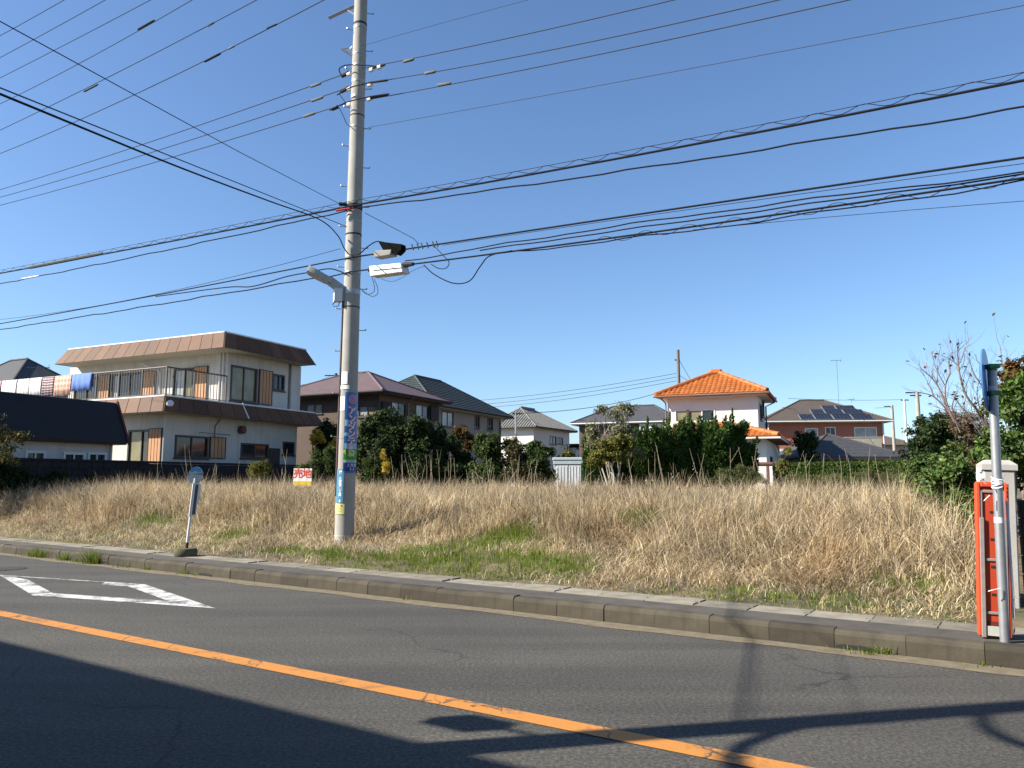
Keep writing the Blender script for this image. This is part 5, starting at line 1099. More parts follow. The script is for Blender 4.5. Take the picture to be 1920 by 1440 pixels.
def wrap_text(txt, size, phi_deg, py, mt, parent, off=.0125, bold=.0, sx=1.0):
    v, f = text_mb(txt, size, bold); zc = zp(py); mb = MB(); r_ = prd(zc) + off
    mb.add([pc(zc + p.y) + Vector((math.cos(PHI + math.radians(phi_deg) + p.x * sx / r_), math.sin(PHI + math.radians(phi_deg) + p.x * sx / r_), 0)) * r_ for p in v], f); return mb.build('lettering', mt, parent, raw=True)
BLUE = mat('blue_sign_face', (.022, .10, .29), .35, .12, 5, 0, spec=.5); LBLUE = mat('light_blue_sign', (.06, .19, .30), .4, .1, 6, 0, spec=.5); SKYB = mat('pale_sky_print', (.22, .38, .52), .4, .15, 12, 0)
PINK = mat('pink_print', (.55, .2, .25), .5, .1, 8, 0); GRN = mat('green_print', (.03, .2, .02), .45, .12, 8, 0); YGR = mat('yellow_green_print', (.4, .5, .03), .5, .1, 8, 0); NAVY = mat('navy_print', (.012, .035, .17), .4, .1, 8, 0); YPL = mat('pale_yellow_plate', (.5, .48, .2), .5, .08, 8, 0)
ad = wrap('advertising_sign', -20, 82, 737, 887, BLUE, pole)
tag(ad, 'blue wrap-around sign with pink characters and a green arrow panel')
for py, ch, sz in ((772, 'ア', .17), (787, 'ン', .16), (801, 'ダ', .17), (815, 'ン', .16), (829, 'テ', .16), (841.5, '薬', .11), (851, '局', .11)):
    wrap_text(ch, sz * 1.16, 26, py, PINK, ad, .0115, .012); wrap_text(ch, sz * 1.1, 26, py, WHP, ad, .0125, -.0)
n = 20; zc = zp(750); mb = MB(); r_ = prd(zc) + .0115
for (ra, rb, o_) in ((.062, .088, 0), (.02, .042, 0)):
    v = []
    for i in range(n):
        for rr_ in (ra, rb):
            dx, dz_ = math.cos(i * 2 * math.pi / n) * rr_, math.sin(i * 2 * math.pi / n) * rr_
            aa = PHI + math.radians(28) + dx / r_; v.append(pc(zc + dz_) + Vector((math.cos(aa), math.sin(aa), 0)) * r_)
    mb.add(v, [(2 * i, 2 * i + 1, (2 * i + 3) % (2 * n), (2 * i + 2) % (2 * n)) for i in range(n)])
mb.build('emblem', PINK, ad, raw=True)
wrap('sky_print', -18, 5, 788, 800, SKYB, ad, .0102, .001); wrap('sky_print', -18, 12, 812, 818, SKYB, ad, .0102, .001); wrap('sky_print', -16, 70, 832, 842, SKYB, ad, .0101, .001); wrap('green_panel', -19, 81, 842.5, 862, GRN, ad, .0104, .001)
wrap_text('↰', .2, 2, 852, YGR, ad, .0125, .004); wrap_text('1F', .17, 36, 852, YGR, ad, .0125, .004)
wrap('white_strip', -19, 81, 862.5, 867.5, mat('pale_green_print', (.3, .42, .33), .5), ad, .0104, .001); wrap('navy_panel', -19, 81, 869, 884, NAVY, ad, .0104, .001)
wrap_text('土気東', .075, 34, 873, WHP, ad, .0125); wrap_text('1-1', .085, 34, 880, WHP, ad, .0125)
ns = wrap('address_plate', -68, -13, 880, 942, LBLUE, pole)
for i, ch in enumerate('緑 土気東一丁目 8'): wrap_text(ch, .072, -34, 886 + i * 5.9, WHP, ns, .0125, .002)
yp = wrap('yellow_plate', -74, -4, 944, 963.5, YPL, pole); wrap_text('●', .05, -22, 948, REDP, yp, .0125); [wrap_text('ーーーー', .03, -35, yy_, BLKP, yp, .0125) for yy_ in (952.5, 955.5, 958.5)]
wrap('number_plate', -52, -10, 699, 722, WBOARD, pole); q = wrap('number_plate', -60, 2, 724, 731.5, WBOARD, pole); wrap('number_plate', -58, -22, 745, 771, WBOARD, pole)
# conduit riser on the left side
MB().tube([cyl(math.radians(-84), z, .012) for z in np.linspace(zp(930), zp(560), 10)], .014, 6).build('cable_riser', mat('maroon_cable', (.12, .05, .06), .6), pole)
MB().tube([cyl(math.radians(-70), z, .012) for z in np.linspace(zp(880), zp(560), 10)], .012, 6).build('cable_riser', GREYCAB, pole)
# street lamp
lamp = empty('street_lamp', (0, 0, 0), 0, pole); ld = Vector((-.93, -.36, 0)); lz = zp(548); ls = Vector((-ld.y, ld.x, 0)); lo_ = pc(lz)
LG = mat('lamp_grey', (.33, .33, .32), .5, .08, 6, .02)
def lp(a, b, h): return lo_ + ld * a + ls * b + Vector((0, 0, h))
def lprism(name, prof, wd, mt, parent): m = MB(); m.prism(prof, lambda p, q_, t: lp(p, t, q_), -wd, wd); return m.build(name, mt, parent)
lprism('bracket', [(.15, -.2), (.34, -.2), (.34, .02), (.56, .17), (.5, .29), (.36, .24), (.15, .1)], .055, LG, lamp)
lprism('ballast_box', [(.2, -.22), (.36, -.22), (.36, .04), (.2, .04)], .085, TRIMW, lamp)
hd_ = MB(); prof = [(.42, .14, .07), (.52, .15, .12), (.7, .23, .15), (.86, .31, .14), (.91, .35, .1)]; v = []
for a, h, w_ in prof: v += [lp(a, -w_, h + .0), lp(a, w_, h + .0), lp(a - .04, w_ * .75, h + .12), lp(a - .04, -w_ * .75, h + .12)]
f = [(4 * i + j, 4 * i + (j + 1) % 4, 4 * i + 4 + (j + 1) % 4, 4 * i + 4 + j) for i in range(4) for j in range(4)] + [(0, 1, 2, 3), (19, 18, 17, 16)]
hd_.add(v, f); hd_.build('lamp_head', LG, lamp, True)
ln = MB(); ln.add([lp(.56, -.1, .163), lp(.56, .1, .163), lp(.83, .1, .292), lp(.83, -.1, .292)], [(0, 1, 2, 3)]); ln.build('lens', mat('lamp_lens', (.4, .38, .35), .3, .08), lamp)
MB().tube([lp(.3, 0, -.2), lp(.38, 0, -.28), lp(.34, .02, -.34), lp(.26, 0, -.3), lp(.24, 0, -.2)], .008, 5).build('lead_wire', BLACKCAB, lamp)
# top bracket, side bracket
E_u = UV(1, 0, 0); 
arm = MB(); zt_ = zp(6); a = pc(zt_); arm.tube([a, a - E_u * .95 + Vector((0, 0, .0))], .045, 4); arm.build('cross_arm', STEEL, pole); MB().tube([a - E_u * .42, pc(zp(34))], .018, 5).build('arm_brace', STEEL, pole)
zz = 13.4; nn = UV(0, 1, 0)
MB().tube([pc(zz) - nn * 2.0, pc(zz) + nn * .5], .05, 4).build('cross_arm', STEEL, pole); MB().tube([pc(12.5) - nn * 1.2, pc(12.5) + nn * .5], .05, 4).build('cross_arm', STEEL, pole)
a = pc(zp(113)); b = at(641, 92, PY_); MB().tube([a, b], .03, 4).build('side_bracket', STEEL, pole); MB().tube([b, at(658, 89, PY_)], .01, 5).build('insulator_hook', STEEL, pole); MB().tube([at(657, 93, PY_), at(661, 88, PY_)], .03, 8).build('insulator', PORC, pole)
MB().tube([pc(zp(388)) + Vector((-.3, -.1, .03)), pc(zp(388)) + Vector((.05, 0, .03))], .04, 4).build('side_bracket', DARKMET, pole)
MB().tube([at(630, 395, PY_ - .2), at(662, 390, PY_ - .2)], .022, 6).build('marker_sleeve', mat('red_sleeve', (.5, .05, .06), .6), pole)
# ================================================================ CABLES
VP_ = toUV((PX_, PY_))[1]
def spline(pts, n=8):
    pts = [Vector(p) for p in pts]; out = []
    for i in range(len(pts) - 1):
        p0 = pts[max(0, i - 1)]; p1 = pts[i]; p2 = pts[i + 1]; p3 = pts[min(len(pts) - 1, i + 2)]
        for k in range(n):
            t = k / n; out.append(.5 * ((2 * p1) + (p2 - p0) * t + (2 * p0 - 5 * p1 + 4 * p2 - p3) * t * t + (3 * p1 - p0 - 3 * p2 + p3) * t ** 3))
    out.append(pts[-1]); return out
def cable(name, label, pix, voff, r, extL=0, extR=0, m=BLACKCAB, wob=0.0, group=None, cat='cable', deg=2):
    """pixel samples of one span -> parabola in the vertical plane of the line -> tube, run on past the frame"""
    P = [atv(x, y, VP_ + voff) for x, y in pix]; us = [toUV(p)[0] for p in P]; zs_ = [p.z for p in P]
    c = np.polyfit(us, zs_, min(deg, len(P) - 1)); u0, u1 = min(us) - extL, max(us) + extR
    n = 44; U_ = np.linspace(u0, u1, n); rn = random.Random(len(label))
    pts = [UV(u_, VP_ + voff, float(np.polyval(c, u_)) + (wob * (math.sin(u_ * 2.3) * .6 + math.sin(u_ * 5.1 + 1) * .4) if wob else 0)) for u_ in U_]
    o = MB().tube(pts, r * .82, 5).build(name, m, None, True); tag(o, label, cat, group); return pts, o
SL = {}
cable('power_line', 'highest power line crossing the top left corner', [(0, 67), (60, 34), (120, 0)], -1.9, .011, 8, 9, GREYCAB)
cable('power_line', 'second highest power line in the top left corner', [(0, 108), (98, 55), (197, 0)], -1.5, .011, 8, 8, GREYCAB)
cable('power_line', 'third power line from the top left corner', [(0, 146), (141, 74), (282, 0)], -1.1, .011, 8, 7, GREYCAB)
s4, _ = cable('power_line', 'fourth power line from the top left corner, with a dark sleeve', [(0, 195), (180, 102), (360, 0)], -.7, .011, 8, 6, GREYCAB)
s5, _ = cable('power_line', 'fifth power line from the top left corner, with two sleeves', [(0, 244), (240, 126), (481, 0)], -.35, .012, 8, 4, GREYCAB)
s6, _ = cable('power_line', 'sixth power line from the top left, ending at the bracket on the pole top', [(0, 288), (412, 100), (590, 9)], 0, .013, 8, .5, GREYCAB)
cable('power_line', 'upper of three parallel power lines running left from the pole', [(0, 356), (244, 277), (375, 236), (600, 157), (665, 130)], 0, .012, 8, 0, GREYCAB)
cable('power_line', 'middle of three parallel power lines running left from the pole', [(0, 370), (266, 291), (397, 250), (600, 184), (662, 160)], 0, .012, 8, 0, GREYCAB)
cable('power_line', 'lower of three parallel power lines running left from the pole', [(0, 385), (297, 302), (425, 265), (569, 219), (662, 190)], 0, .012, 8, 0, GREYCAB)
cable('power_line', 'upper of three parallel power lines running right from the pole', [(680, 127), (770, 112), (1000, 60), (1265, 0)], 0, .011, 0, 6, GREYCAB)
cable('power_line', 'middle of three parallel power lines running right from the pole', [(680, 157), (815, 135), (1100, 80), (1460, 0)], 0, .011, 0, 6, GREYCAB)
cable('power_line', 'lower of three parallel power lines running right from the pole', [(680, 189), (845, 157), (1200, 87), (1590, 0)], 0, .011, 0, 6, GREYCAB)
cable('thin_wire', 'thin wire rising right from the bracket near the pole top', [(662, 91), (830, 43), (990, 0)], 0, .005, 0, 6, GREYCAB)
cable('thin_wire', 'long thin wire crossing the sky right of the pole below the three power lines', [(690, 239), (1200, 146), (1550, 81), (1920, 10)], 0, .006, 0, 6, GREYCAB)
t1, _ = cable('telephone_cable', 'thick cable with spiral hanger running left from the pole', [(0, 513), (189, 476), (337, 451), (516, 415), (662, 385)], -.2, .024, 8, 0)
cable('telephone_cable', 'wavy cable just below the spiral hung cable left of the pole', [(0, 532), (165, 500), (344, 462), (516, 425), (650, 395)], -.2, .017, 8, 0, wob=.018)
t1r, _ = cable('telephone_cable', 'thick cable with spiral hanger running right from the pole', [(662, 385), (1200, 291), (1560, 219), (1920, 152)], -.2, .024, 0, 7)
cable('telephone_cable', 'wavy cable just below the spiral hung cable right of the pole', [(670, 390), (1200, 317), (1560, 258), (1920, 202)], -.2, .017, 0, 7, wob=.018)
def spiral(label, pts, period, amp, r):
    us = [toUV(p)[0] for p in pts]; u0, u1 = us[0], us[-1]; out = []; n = int(abs(u1 - u0) / period * 8)
    for i in range(n + 1):
        u_ = u0 + (u1 - u0) * i / n; z_ = float(np.interp(u_, us, [p.z for p in pts])); ph = 2 * math.pi * (u_ - u0) / period
        out.append(UV(u_, VP_ - .2 + .05 * math.cos(ph), z_ + .03 + amp * (.5 + .5 * math.sin(ph))))
    o = MB().tube(out, r, 3, False).build('spiral_hanger', BLACKCAB); tag(o, label, 'wire')
    ms = MB().tube([UV(toUV(p)[0], VP_ - .2, p.z + .03 + amp) for p in pts], .006, 4).build('messenger_wire', GREYCAB); tag(ms, label.replace('coiled hanger wire', 'straight support wire'), 'wire')
spiral('coiled hanger wire on the thick cable left of the pole', t1, .62, .075, .006); spiral('coiled hanger wire on the thick cable right of the pole', t1r, .62, .075, .006)
cable('telephone_cable', 'thin upper wire of the low bundle running left from the pole', [(0, 599), (265, 558), (516, 498), (638, 467)], -.15, .007, 8, 0)
cable('telephone_cable', 'main strand of the low bundle running left from the pole', [(0, 607), (292, 554), (516, 510), (655, 484)], -.15, .018, 8, 0)
cable('telephone_cable', 'lowest wavy cable running left from the pole past the street lamp', [(0, 618), (241, 580), (413, 552), (598, 520), (655, 511)], -.15, .017, 8, 0, wob=.02)
pts = spline([atv(x, y, VP_ - .17) for x, y in ((292, 556), (423, 539), (474, 537), (536, 519), (578, 511), (619, 504), (650, 514))], 6); o = MB().tube(pts, .013, 5).build('telephone_cable', BLACKCAB, None, True); tag(o, 'cable looping up above the street lamp on the left of the pole', 'cable')
cable('telephone_cable', 'topmost strand of the low bundle running right from the pole', [(655, 484), (830, 456), (1200, 402), (1560, 349), (1920, 295)], -.15, .02, 0, 7)
cable('thin_wire', 'thin wire just below the topmost strand of the right bundle', [(830, 460), (1200, 405), (1560, 357), (1920, 306)], -.18, .006, 0, 7)
cable('telephone_cable', 'second strand of the low bundle on the right', [(760, 492), (850, 471), (1200, 417), (1560, 372), (1920, 322)], -.15, .014, 0, 7, wob=.02)
cable('telephone_cable', 'third strand of the low bundle on the right', [(900, 470), (1200, 426), (1500, 386), (1920, 327)], -.12, .014, 0, 7, wob=.012)
b3, _ = cable('telephone_cable', 'fourth strand of the low bundle on the right, leaving the white box', [(655, 510), (770, 496), (1200, 437), (1560, 391), (1920, 332)], -.15, .02, 0, 7)
cable('telephone_cable', 'lowest strand of the low bundle on the right', [(900, 480), (1200, 442), (1560, 399), (1920, 338)], -.13, .013, 0, 7, wob=.025)
cable('thin_wire', 'faint thin wire below the right bundle', [(1300, 431), (1600, 403), (1920, 377)], -.1, .005, 0, 7)
us = [toUV(p)[0] for p in b3]; out = []; u0 = us[int(len(us) * .3)]; u1 = us[-1]
for i in range(220):
    u_ = u0 + (u1 - u0) * i / 219; z_ = float(np.interp(u_, us, [p.z for p in b3])); ph = u_ * 2 * math.pi / .7; out.append(UV(u_, VP_ - .15 + .03 * math.cos(ph), z_ - .01 + .055 * math.sin(ph)))
tag(MB().tube(out, .005, 3, False).build('spiral_hanger', BLACKCAB), 'coiled lashing wire on the low bundle right of the pole', 'wire')
def sleeves(items):
    for (x0, y0, x1, y1, vo, r, mt, lab) in items:
        o = MB().tube([atv(x0, y0, VP_ + vo), atv(x0 + (x1 - x0) * .08, y0 + (y1 - y0) * .08, VP_ + vo), atv(x1 - (x1 - x0) * .08, y1 - (y1 - y0) * .08, VP_ + vo), atv(x1, y1, VP_ + vo)], [r * .5, r, r, r * .5], 8).build('line_sleeve', mt, None, True); tag(o, lab, 'line fitting')
GL = mat('sleeve_grey', (.11, .105, .095), .8, .15, 8, 0)
sleeves([(258, 56, 290, 38, -.7, .028, BLACKCAB, 'dark sleeve on the fourth power line at top left'), (157, 172, 184, 158, -.35, .026, GREYCAB, 'dark sleeve low on the fifth power line'), (388, 50, 402, 42, -.35, .022, GL, 'short pale clamp high on the fifth power line'),
    (383, 116, 414, 100, 0, .028, BLACKCAB, 'dark sleeve in the middle of the sixth power line'), (428, 92, 440, 86, 0, .022, GL, 'short pale clamp on the sixth power line'), (500, 54, 520, 45, 0, .02, BLACKCAB, 'small dark sleeve near the pole end of the sixth power line'),
    (582, 163, 602, 156, 0, .028, GL, 'sleeve on the upper left power line near the pole'), (583, 190, 606, 182, 0, .028, GL, 'sleeve on the middle left power line near the pole'), (569, 219, 591, 212, 0, .03, GL, 'sleeve on the lower left power line near the pole'),
    (640, 143, 655, 135, 0, .045, DARKMET, 'dead end clamp of the upper left power line'), (638, 172, 655, 164, 0, .045, DARKMET, 'dead end clamp of the middle left power line'), (622, 205, 634, 200, 0, .04, DARKMET, 'dead end clamp of the lower left power line'),
    (756, 116, 776, 111, 0, .03, GL, 'sleeve on the upper right power line near the pole'), (796, 138, 817, 134, 0, .03, GL, 'sleeve on the middle right power line near the pole'), (820, 160, 846, 156, 0, .03, GL, 'sleeve on the lower right power line near the pole'),
    (690, 129, 722, 121, 0, .03, DARKMET, 'dark tape wrapped end of the upper right power line'), (690, 155, 728, 150, 0, .026, DARKMET, 'dark tape wrapped end of the middle right power line'), (690, 183, 728, 177, 0, .03, DARKMET, 'dark tape wrapped end of the lower right power line'),
    (49, 503, 192, 475, -.2, .05, mat('guard_tube', (.045, .055, .055), .8), 'long dark guard tube on the spiral hung cable at the left'), (40, 523, 73, 517, -.2, .022, TRIMW, 'short white sleeve on the wavy cable at the left edge')])
for (x, y) in ((697, 131), (712, 126), (694, 159), (693, 186), (655, 139), (655, 167), (655, 196)):
    o = MB().tube([atv(x - 3, y + 1, VP_), atv(x + 3, y - 1, VP_)], .045, 8).build('insulator', PORC, pole, True)
# jumper loops around the pole
for k, pl in enumerate((((642, 145), (636, 130), (650, 122), (680, 122), (705, 124)), ((632, 178), (655, 165), (680, 158), (725, 150)), ((618, 207), (650, 192), (690, 182), (730, 176)))):
    MB().tube(spline([atv(x, y, VP_ - .25) for x, y in pl], 6), .013, 5).build('jumper_wire', BLACKCAB, pole, True)
for pl in (((636, 176), (646, 190), (648, 196)), ((636, 202), (644, 218), (650, 232), (658, 238))): MB().tube(spline([atv(x, y, VP_ - .2) for x, y in pl], 5), .008, 5).build('jumper_wire', BLACKCAB, pole, True)
# loose coils near the pole
coils = [('loop of slack cable hanging right of the white box', ((795, 497), (815, 515), (850, 531), (880, 527), (900, 500), (918, 480), (960, 470)), .011), ('slack loop beside the junction of the right bundle', ((815, 462), (832, 480), (842, 492), (836, 503), (822, 503), (808, 495)), .008),
    ('thin coil hanging under the white box', ((678, 545), (690, 552), (702, 545), (700, 528), (697, 518)), .006), ('larger thin coil hanging under the white box', ((676, 541), (695, 555), (707, 552), (708, 540), (702, 524)), .006), ('tangle of thin wires below the white box', ((715, 523), (735, 528), (755, 520), (775, 507), (795, 499)), .004),
    ('cable drooping from the pole to the dark box', ((655, 478), (672, 477), (690, 462), (706, 453), (722, 455)), .012)]
for lab, pl, r in coils: tag(MB().tube(spline([atv(x, y, VP_ - .2) for x, y in pl], 7), r, 5).build('slack_cable', BLACKCAB, None, True), lab, 'cable')
# junction boxes hanging on the cables
def vbox(name, label, poly, depth, mt, parts=()):
    c = atv(sum(p[0] for p in poly) / len(poly), sum(p[1] for p in poly) / len(poly), VP_ - .18); root = empty(name, c); tag(root, label, 'cable box')
    mb = MB(); n_ = UV(0, 1, 0); f = [atv(x, y, VP_ - .18) - c for x, y in poly]; n = len(f)
    mb.add([p - n_ * depth for p in f] + [p + n_ * depth for p in f], [tuple(range(n)), tuple(range(n, 2 * n))[::-1]] + [(i, (i + 1) % n, n + (i + 1) % n, n + i) for i in range(n)]); ob = mb.build('housing', mt, root)
    md = ob.modifiers.new('edge', 'BEVEL'); md.width = .015; md.segments = 2; return root, c
r1, c1 = vbox('junction_box', 'black wedge shaped junction cover on the cable right of the pole', [(713, 454), (757, 459), (757, 470), (748, 479), (722, 470)], .07, mat('matt_black', (.006, .006, .006), .95, .1, 8, 0, spec=.03))
r2, c2 = vbox('junction_box', 'flat grey cable box under the black junction cover', [(706, 472), (740, 470), (738, 480), (708, 485)], .1, mat('grey_box', (.16, .15, .145), .6)); 
r3, c3 = vbox('terminal_box', 'long white terminal box hanging on the cable right of the pole', [(699, 501), (758, 495), (762, 512), (701, 520)], .11, mat('white_plastic_box', (.6, .6, .57), .45, .06, 8, .02))
for a, b in (((758, 497), (775, 495)), ): MB().tube([atv(*a, VP_ - .18) - c3, atv(*b, VP_ - .18) - c3], [.06, .035], 8).build('cable_gland', DARKMET, r3, True)
MB().tube([atv(692, 506, VP_ - .18) - c3, atv(700, 505, VP_ - .18) - c3], .045, 8).build('cable_gland', DARKMET, r3, True)
mb = MB(); mb.tube([atv(700, 507, VP_ - .3) - c3, atv(760, 501, VP_ - .3) - c3], .006, 4); mb.build('lid_seam', GREYCAB, r3)
for i, x in enumerate((772, 782, 790, 800, 811, 818)):
    y = 463 - (x - 772) * .13; MB().tube([atv(x, y - 5, VP_ - .2), atv(x + 3, y + 6, VP_ - .2)], .012, 5).build('cable_clamp', DARKMET, pole)
# ---------------------------------------------------------------- pole across the road (only its shadow and drop cables reach the picture)
QX, QY = -4.95, 3.72
q = empty('utility_pole', (QX, QY, 0)); tag(q, 'utility pole standing across the road whose shadow stripes the near lane', 'utility pole')
MB().tube([(0, 0, -.1), (0, 0, 9.5)], [.15, .11], 16).build('shaft', CONC, q, True)
def qs(du, dv, z): return UV(du, dv, z) - UV(0, 0, 0)
for z, drop, k_, r_, dv in ((5.0, 1.25, .55, .05, 0), (5.9, 1.0, .8, .04, .1), (6.6, 1.3, .5, .045, -.1), (6.3, .7, 1.4, .022, 0), (7.4, 1.2, .9, .03, 0)):
    pts = [qs(du, dv * du, z - drop * (1 - math.exp(-du / k_)) - .12 * du) for du in np.linspace(0, 5.5, 26)]; MB().tube(pts, r_, 6).build('shadow_cable_bundle', BLACKCAB, q, True)  # unseen cables, thickened and drooped to cast curved shadows on the road
MB().tube([(0, 0, 3.75), qs(-.6, 0, 3.75)], .02, 6).build('shadow_box_arm', STEEL, q); m = MB(); m.bbox(-.2, .2, -.09, .09, -.12, .12, .04); o = m.build('shadow_box', STEEL, q); o.location = qs(-.62, 0, 3.72); o.rotation_euler = (0, 0, -RA)  # box and arm added out of view only to cast a shadow blob
p0, p1 = at(0, 172, 6.4), at(598, 411, PY_ - .5); far = p0 + (p0 - p1) * .32
o = MB().tube(spline([far, p0 + Vector((0, 0, -.02)), p0.lerp(p1, .35) + Vector((0, 0, -.05)), p0.lerp(p1, .7) + Vector((0, 0, -.03)), p1, at(632, 440, PY_ - .25), at(645, 465, PY_ - .2), at(655, 478, PY_ - .2)], 8), .0115, 6).build('drop_cable', BLACKCAB, None, True); tag(o, 'thick drop cable coming in from the upper left and curving down to the pole', 'cable')
o = MB().tube([far + Vector((0, 0, .08)), p0 + Vector((0, 0, .035)), at(650, 425, PY_ - .2)], .007, 5).build('drop_wire', BLACKCAB, None, True); tag(o, 'support wire just above the thick drop cable', 'wire')
p0, p1 = at(0, 40, 6.4), at(640, 384, PY_ - .2); o = MB().tube([p0 + (p0 - p1) * .3, p0, p0.lerp(p1, .5) + Vector((0, 0, -.03)), p1], .006, 4).build('drop_wire', BLACKCAB, None, True); tag(o, 'fine straight wire crossing the power lines from upper left down to the pole', 'wire')
o = MB().tube([at(684, 399, PY_), at(775, 447, PY_ - .1), at(786, 458, PY_ - .1)], .006, 4).build('drop_wire', BLACKCAB, None, True); tag(o, 'fine wire slanting down right from the pole to the cable clamps', 'wire')
# house across the road behind the viewer (its eave casts the big shadow)
hb_ = empty('house', UV(-9, -1.25, 0), -RA); tag(hb_, 'house across the road whose eave casts the wide shadow in the foreground', 'house')
m = MB(); m.prism([(0, 4.72), (0, 4.86), (-4, 6.6), (-8, 4.86), (-8, 4.72)], lambda p, q_, t: (t, p, q_), -17, 16); m.build('roof', ROOFS, hb_)
MB().box(-16.4, 15.4, -7.4, -.75, -.1, 4.75).build('wall', WALLW, hb_)

# ================================================================ BUS STOP
b0 = gnd(348, 1041, .18); bs = empty('bus_stop', (b0.x, b0.y, .17)); tag(bs, 'leaning bus stop sign on a round mossy concrete foot', 'bus stop sign')
MB().tube([(0, 0, 0), (0, 0, .015), (0, 0, .1), (0, 0, .135), (0, 0, .14)], [.19, .2, .2, .185, .12], 24).build('foot', mat('mossy_concrete', (.085, .08, .05), .95, .35, 7, .5, 30), bs, True)
lean = Vector((.075, 0, 1)).normalized(); L_ = 1.62
MB().tube([lean * .12, lean * .24], .03, 8).build('socket', mat('rust', (.07, .04, .025), .8, .3), bs); MB().tube([lean * .24, lean * (L_ - .2)], .024, 10).build('post', TRIMW, bs, True)
# timetable panels
def tilt(m): return m
ty = math.radians(40); tx = Vector((math.cos(ty), math.sin(ty), 0)); tn = Vector((math.sin(ty), -math.cos(ty), 0))
def bpanel(name, z0, z1, w_, off, mt, shift=0):
    c0, c1_ = lean * z0 + tn * off, lean * z1 + tn * off; m = MB(); t2 = tn * .012
    v = [c0 + tx * (shift - w_), c0 + tx * (shift + w_), c1_ + tx * (shift + w_), c1_ + tx * (shift - w_)]; m.add([p - t2 for p in v] + [p + t2 for p in v], [(0, 1, 2, 3), (7, 6, 5, 4), (0, 4, 5, 1), (1, 5, 6, 2), (2, 6, 7, 3), (3, 7, 4, 0)]); return m.build(name, mt, bs)
bpanel('timetable_frame', .72, 1.33, .062, .0, TRIMW, .03); bpanel('timetable', .75, 1.30, .04, .008, mat('timetable_print', (.06, .07, .09), .4, .3, 30, 0), .03)
bpanel('back_panel', .95, 1.3, .05, -.03, TRIMW, .08)
dc = lean * 1.47; dn = Vector((.18, -.98, 0)).normalized(); dx = Vector((dn.y * -1, dn.x, 0)); dx = Vector((.98, .18, 0)).normalized(); dz_ = lean
def disc(rx, rz_, off, z0=-1, z1=1, n=28):
    pts = []
    for i in range(n):
        a = 2 * math.pi * i / n; sx_, sz_ = math.cos(a) * rx, max(z0 * rz_, min(z1 * rz_, math.sin(a) * rz_)); pts.append(dc + dx * sx_ + dz_ * sz_ + dn * off)
    return pts
n = 28; m = MB(); v = disc(.13, .16, -.012) + disc(.13, .16, .012); m.add(v, [tuple(range(n)), tuple(range(n, 2 * n))[::-1]] + [(i, (i + 1) % n, n + (i + 1) % n, n + i) for i in range(n)]); dsk = m.build('sign_disc', mat('pale_blue_disc', (.34, .4, .42), .45, .08, 12, 0), bs)
m = MB(); m.add([dc + dx * (math.cos(a) * .125) + dz_ * (math.sin(a) * .152) + dn * .0145 for a in np.radians(np.linspace(30, 150, 14))] + [dc + dx * x + dz_ * z + dn * .0145 for x, z in ((-.07, .05), (-.01, .085), (.04, .06))], [tuple(range(17))]); m.build('blue_wave', mat('blue_print', (.05, .22, .4), .5, .1, 8, 0), dsk)
def btext(txt, size, zoff):
    v, f = text_mb(txt, size); m = MB(); m.add([dc + dx * p.x + dz_ * (zoff + p.y) + dn * .0155 for p in v], f); m.build('lettering', BLKP, dsk, raw=True)
btext('ちーばすの里', .042, .02); btext('鏡戸', .04, -.05)

# ================================================================ RIGHT EDGE: sign post, delineator board, pillar
p0 = gnd(1884, 1203, .175); sp = empty('sign_post', (p0.x, p0.y, .17)); tag(sp, 'grey sign post with an edge on blue disc in front of the orange board', 'sign post')
topw = at(1859.5, 685, p0.y) - Vector((p0.x, p0.y, .17)); d_ = topw.normalized(); Lp = topw.length
MB().tube([d_ * 0, d_ * (Lp - .05)], .038, 16).build('post', STEEL, sp, True); MB().tube([d_ * (Lp - .05), d_ * Lp, d_ * (Lp + .01)], [.041, .041, .03], 16).build('cap', mat('green_cap', (.04, .16, .06), .5), sp, True)
for t in (.42, .9): MB().tube([d_ * (Lp * t), d_ * (Lp * t + .05)], .0395, 16).build('reflective_band', mat('reflective_white', (.6, .6, .6), .35), sp, True)
rn = random.Random(5)
for k in range(7):
    h_ = Lp * .545 + k * .012 + rn.uniform(-.02, .03); pts = [d_ * (h_ + .012 * math.sin(i * .8 + k)) + Vector((math.cos(i * .63), math.sin(i * .63), 0)) * .043 for i in range(11)]; MB().tube(pts, .005, 4).build('tie_wire', WHP, sp)
for pts in ([(-.05, -.03, Lp * .57), (-.12, -.06, Lp * .585), (-.06, -.05, Lp * .56)], [(-.03, -.04, Lp * .52), (-.09, -.05, Lp * .5)], [(0, -.045, Lp * .19), (-.08, -.06, Lp * .185), (-.11, -.05, Lp * .18)]): MB().tube([Vector(p) + d_ * 0 - Vector((.03, 0, 0)) for p in pts], .004, 4).build('tie_wire', WHP, sp)
sv_ = Vector((.07, -.01, 0)); MB().tube([sv_ + Vector((.02, 0, .2)), sv_ + d_ * (Lp * .3) + Vector((.005, 0, 0)), sv_ + d_ * (Lp * .5)], .012, 6).build('thin_stake', mat('pale_stake', (.5, .48, .5), .5), sp)
dn = Vector((.83 * .99 - .55 * .075, -.55 * .99 - .83 * .075, 0)).normalized(); dx = Vector((-dn.y, dn.x, 0)); cz = at(1856, 712, p0.y).z - .17; c0 = d_ * cz - dn * .05; n = 36; R_ = .285
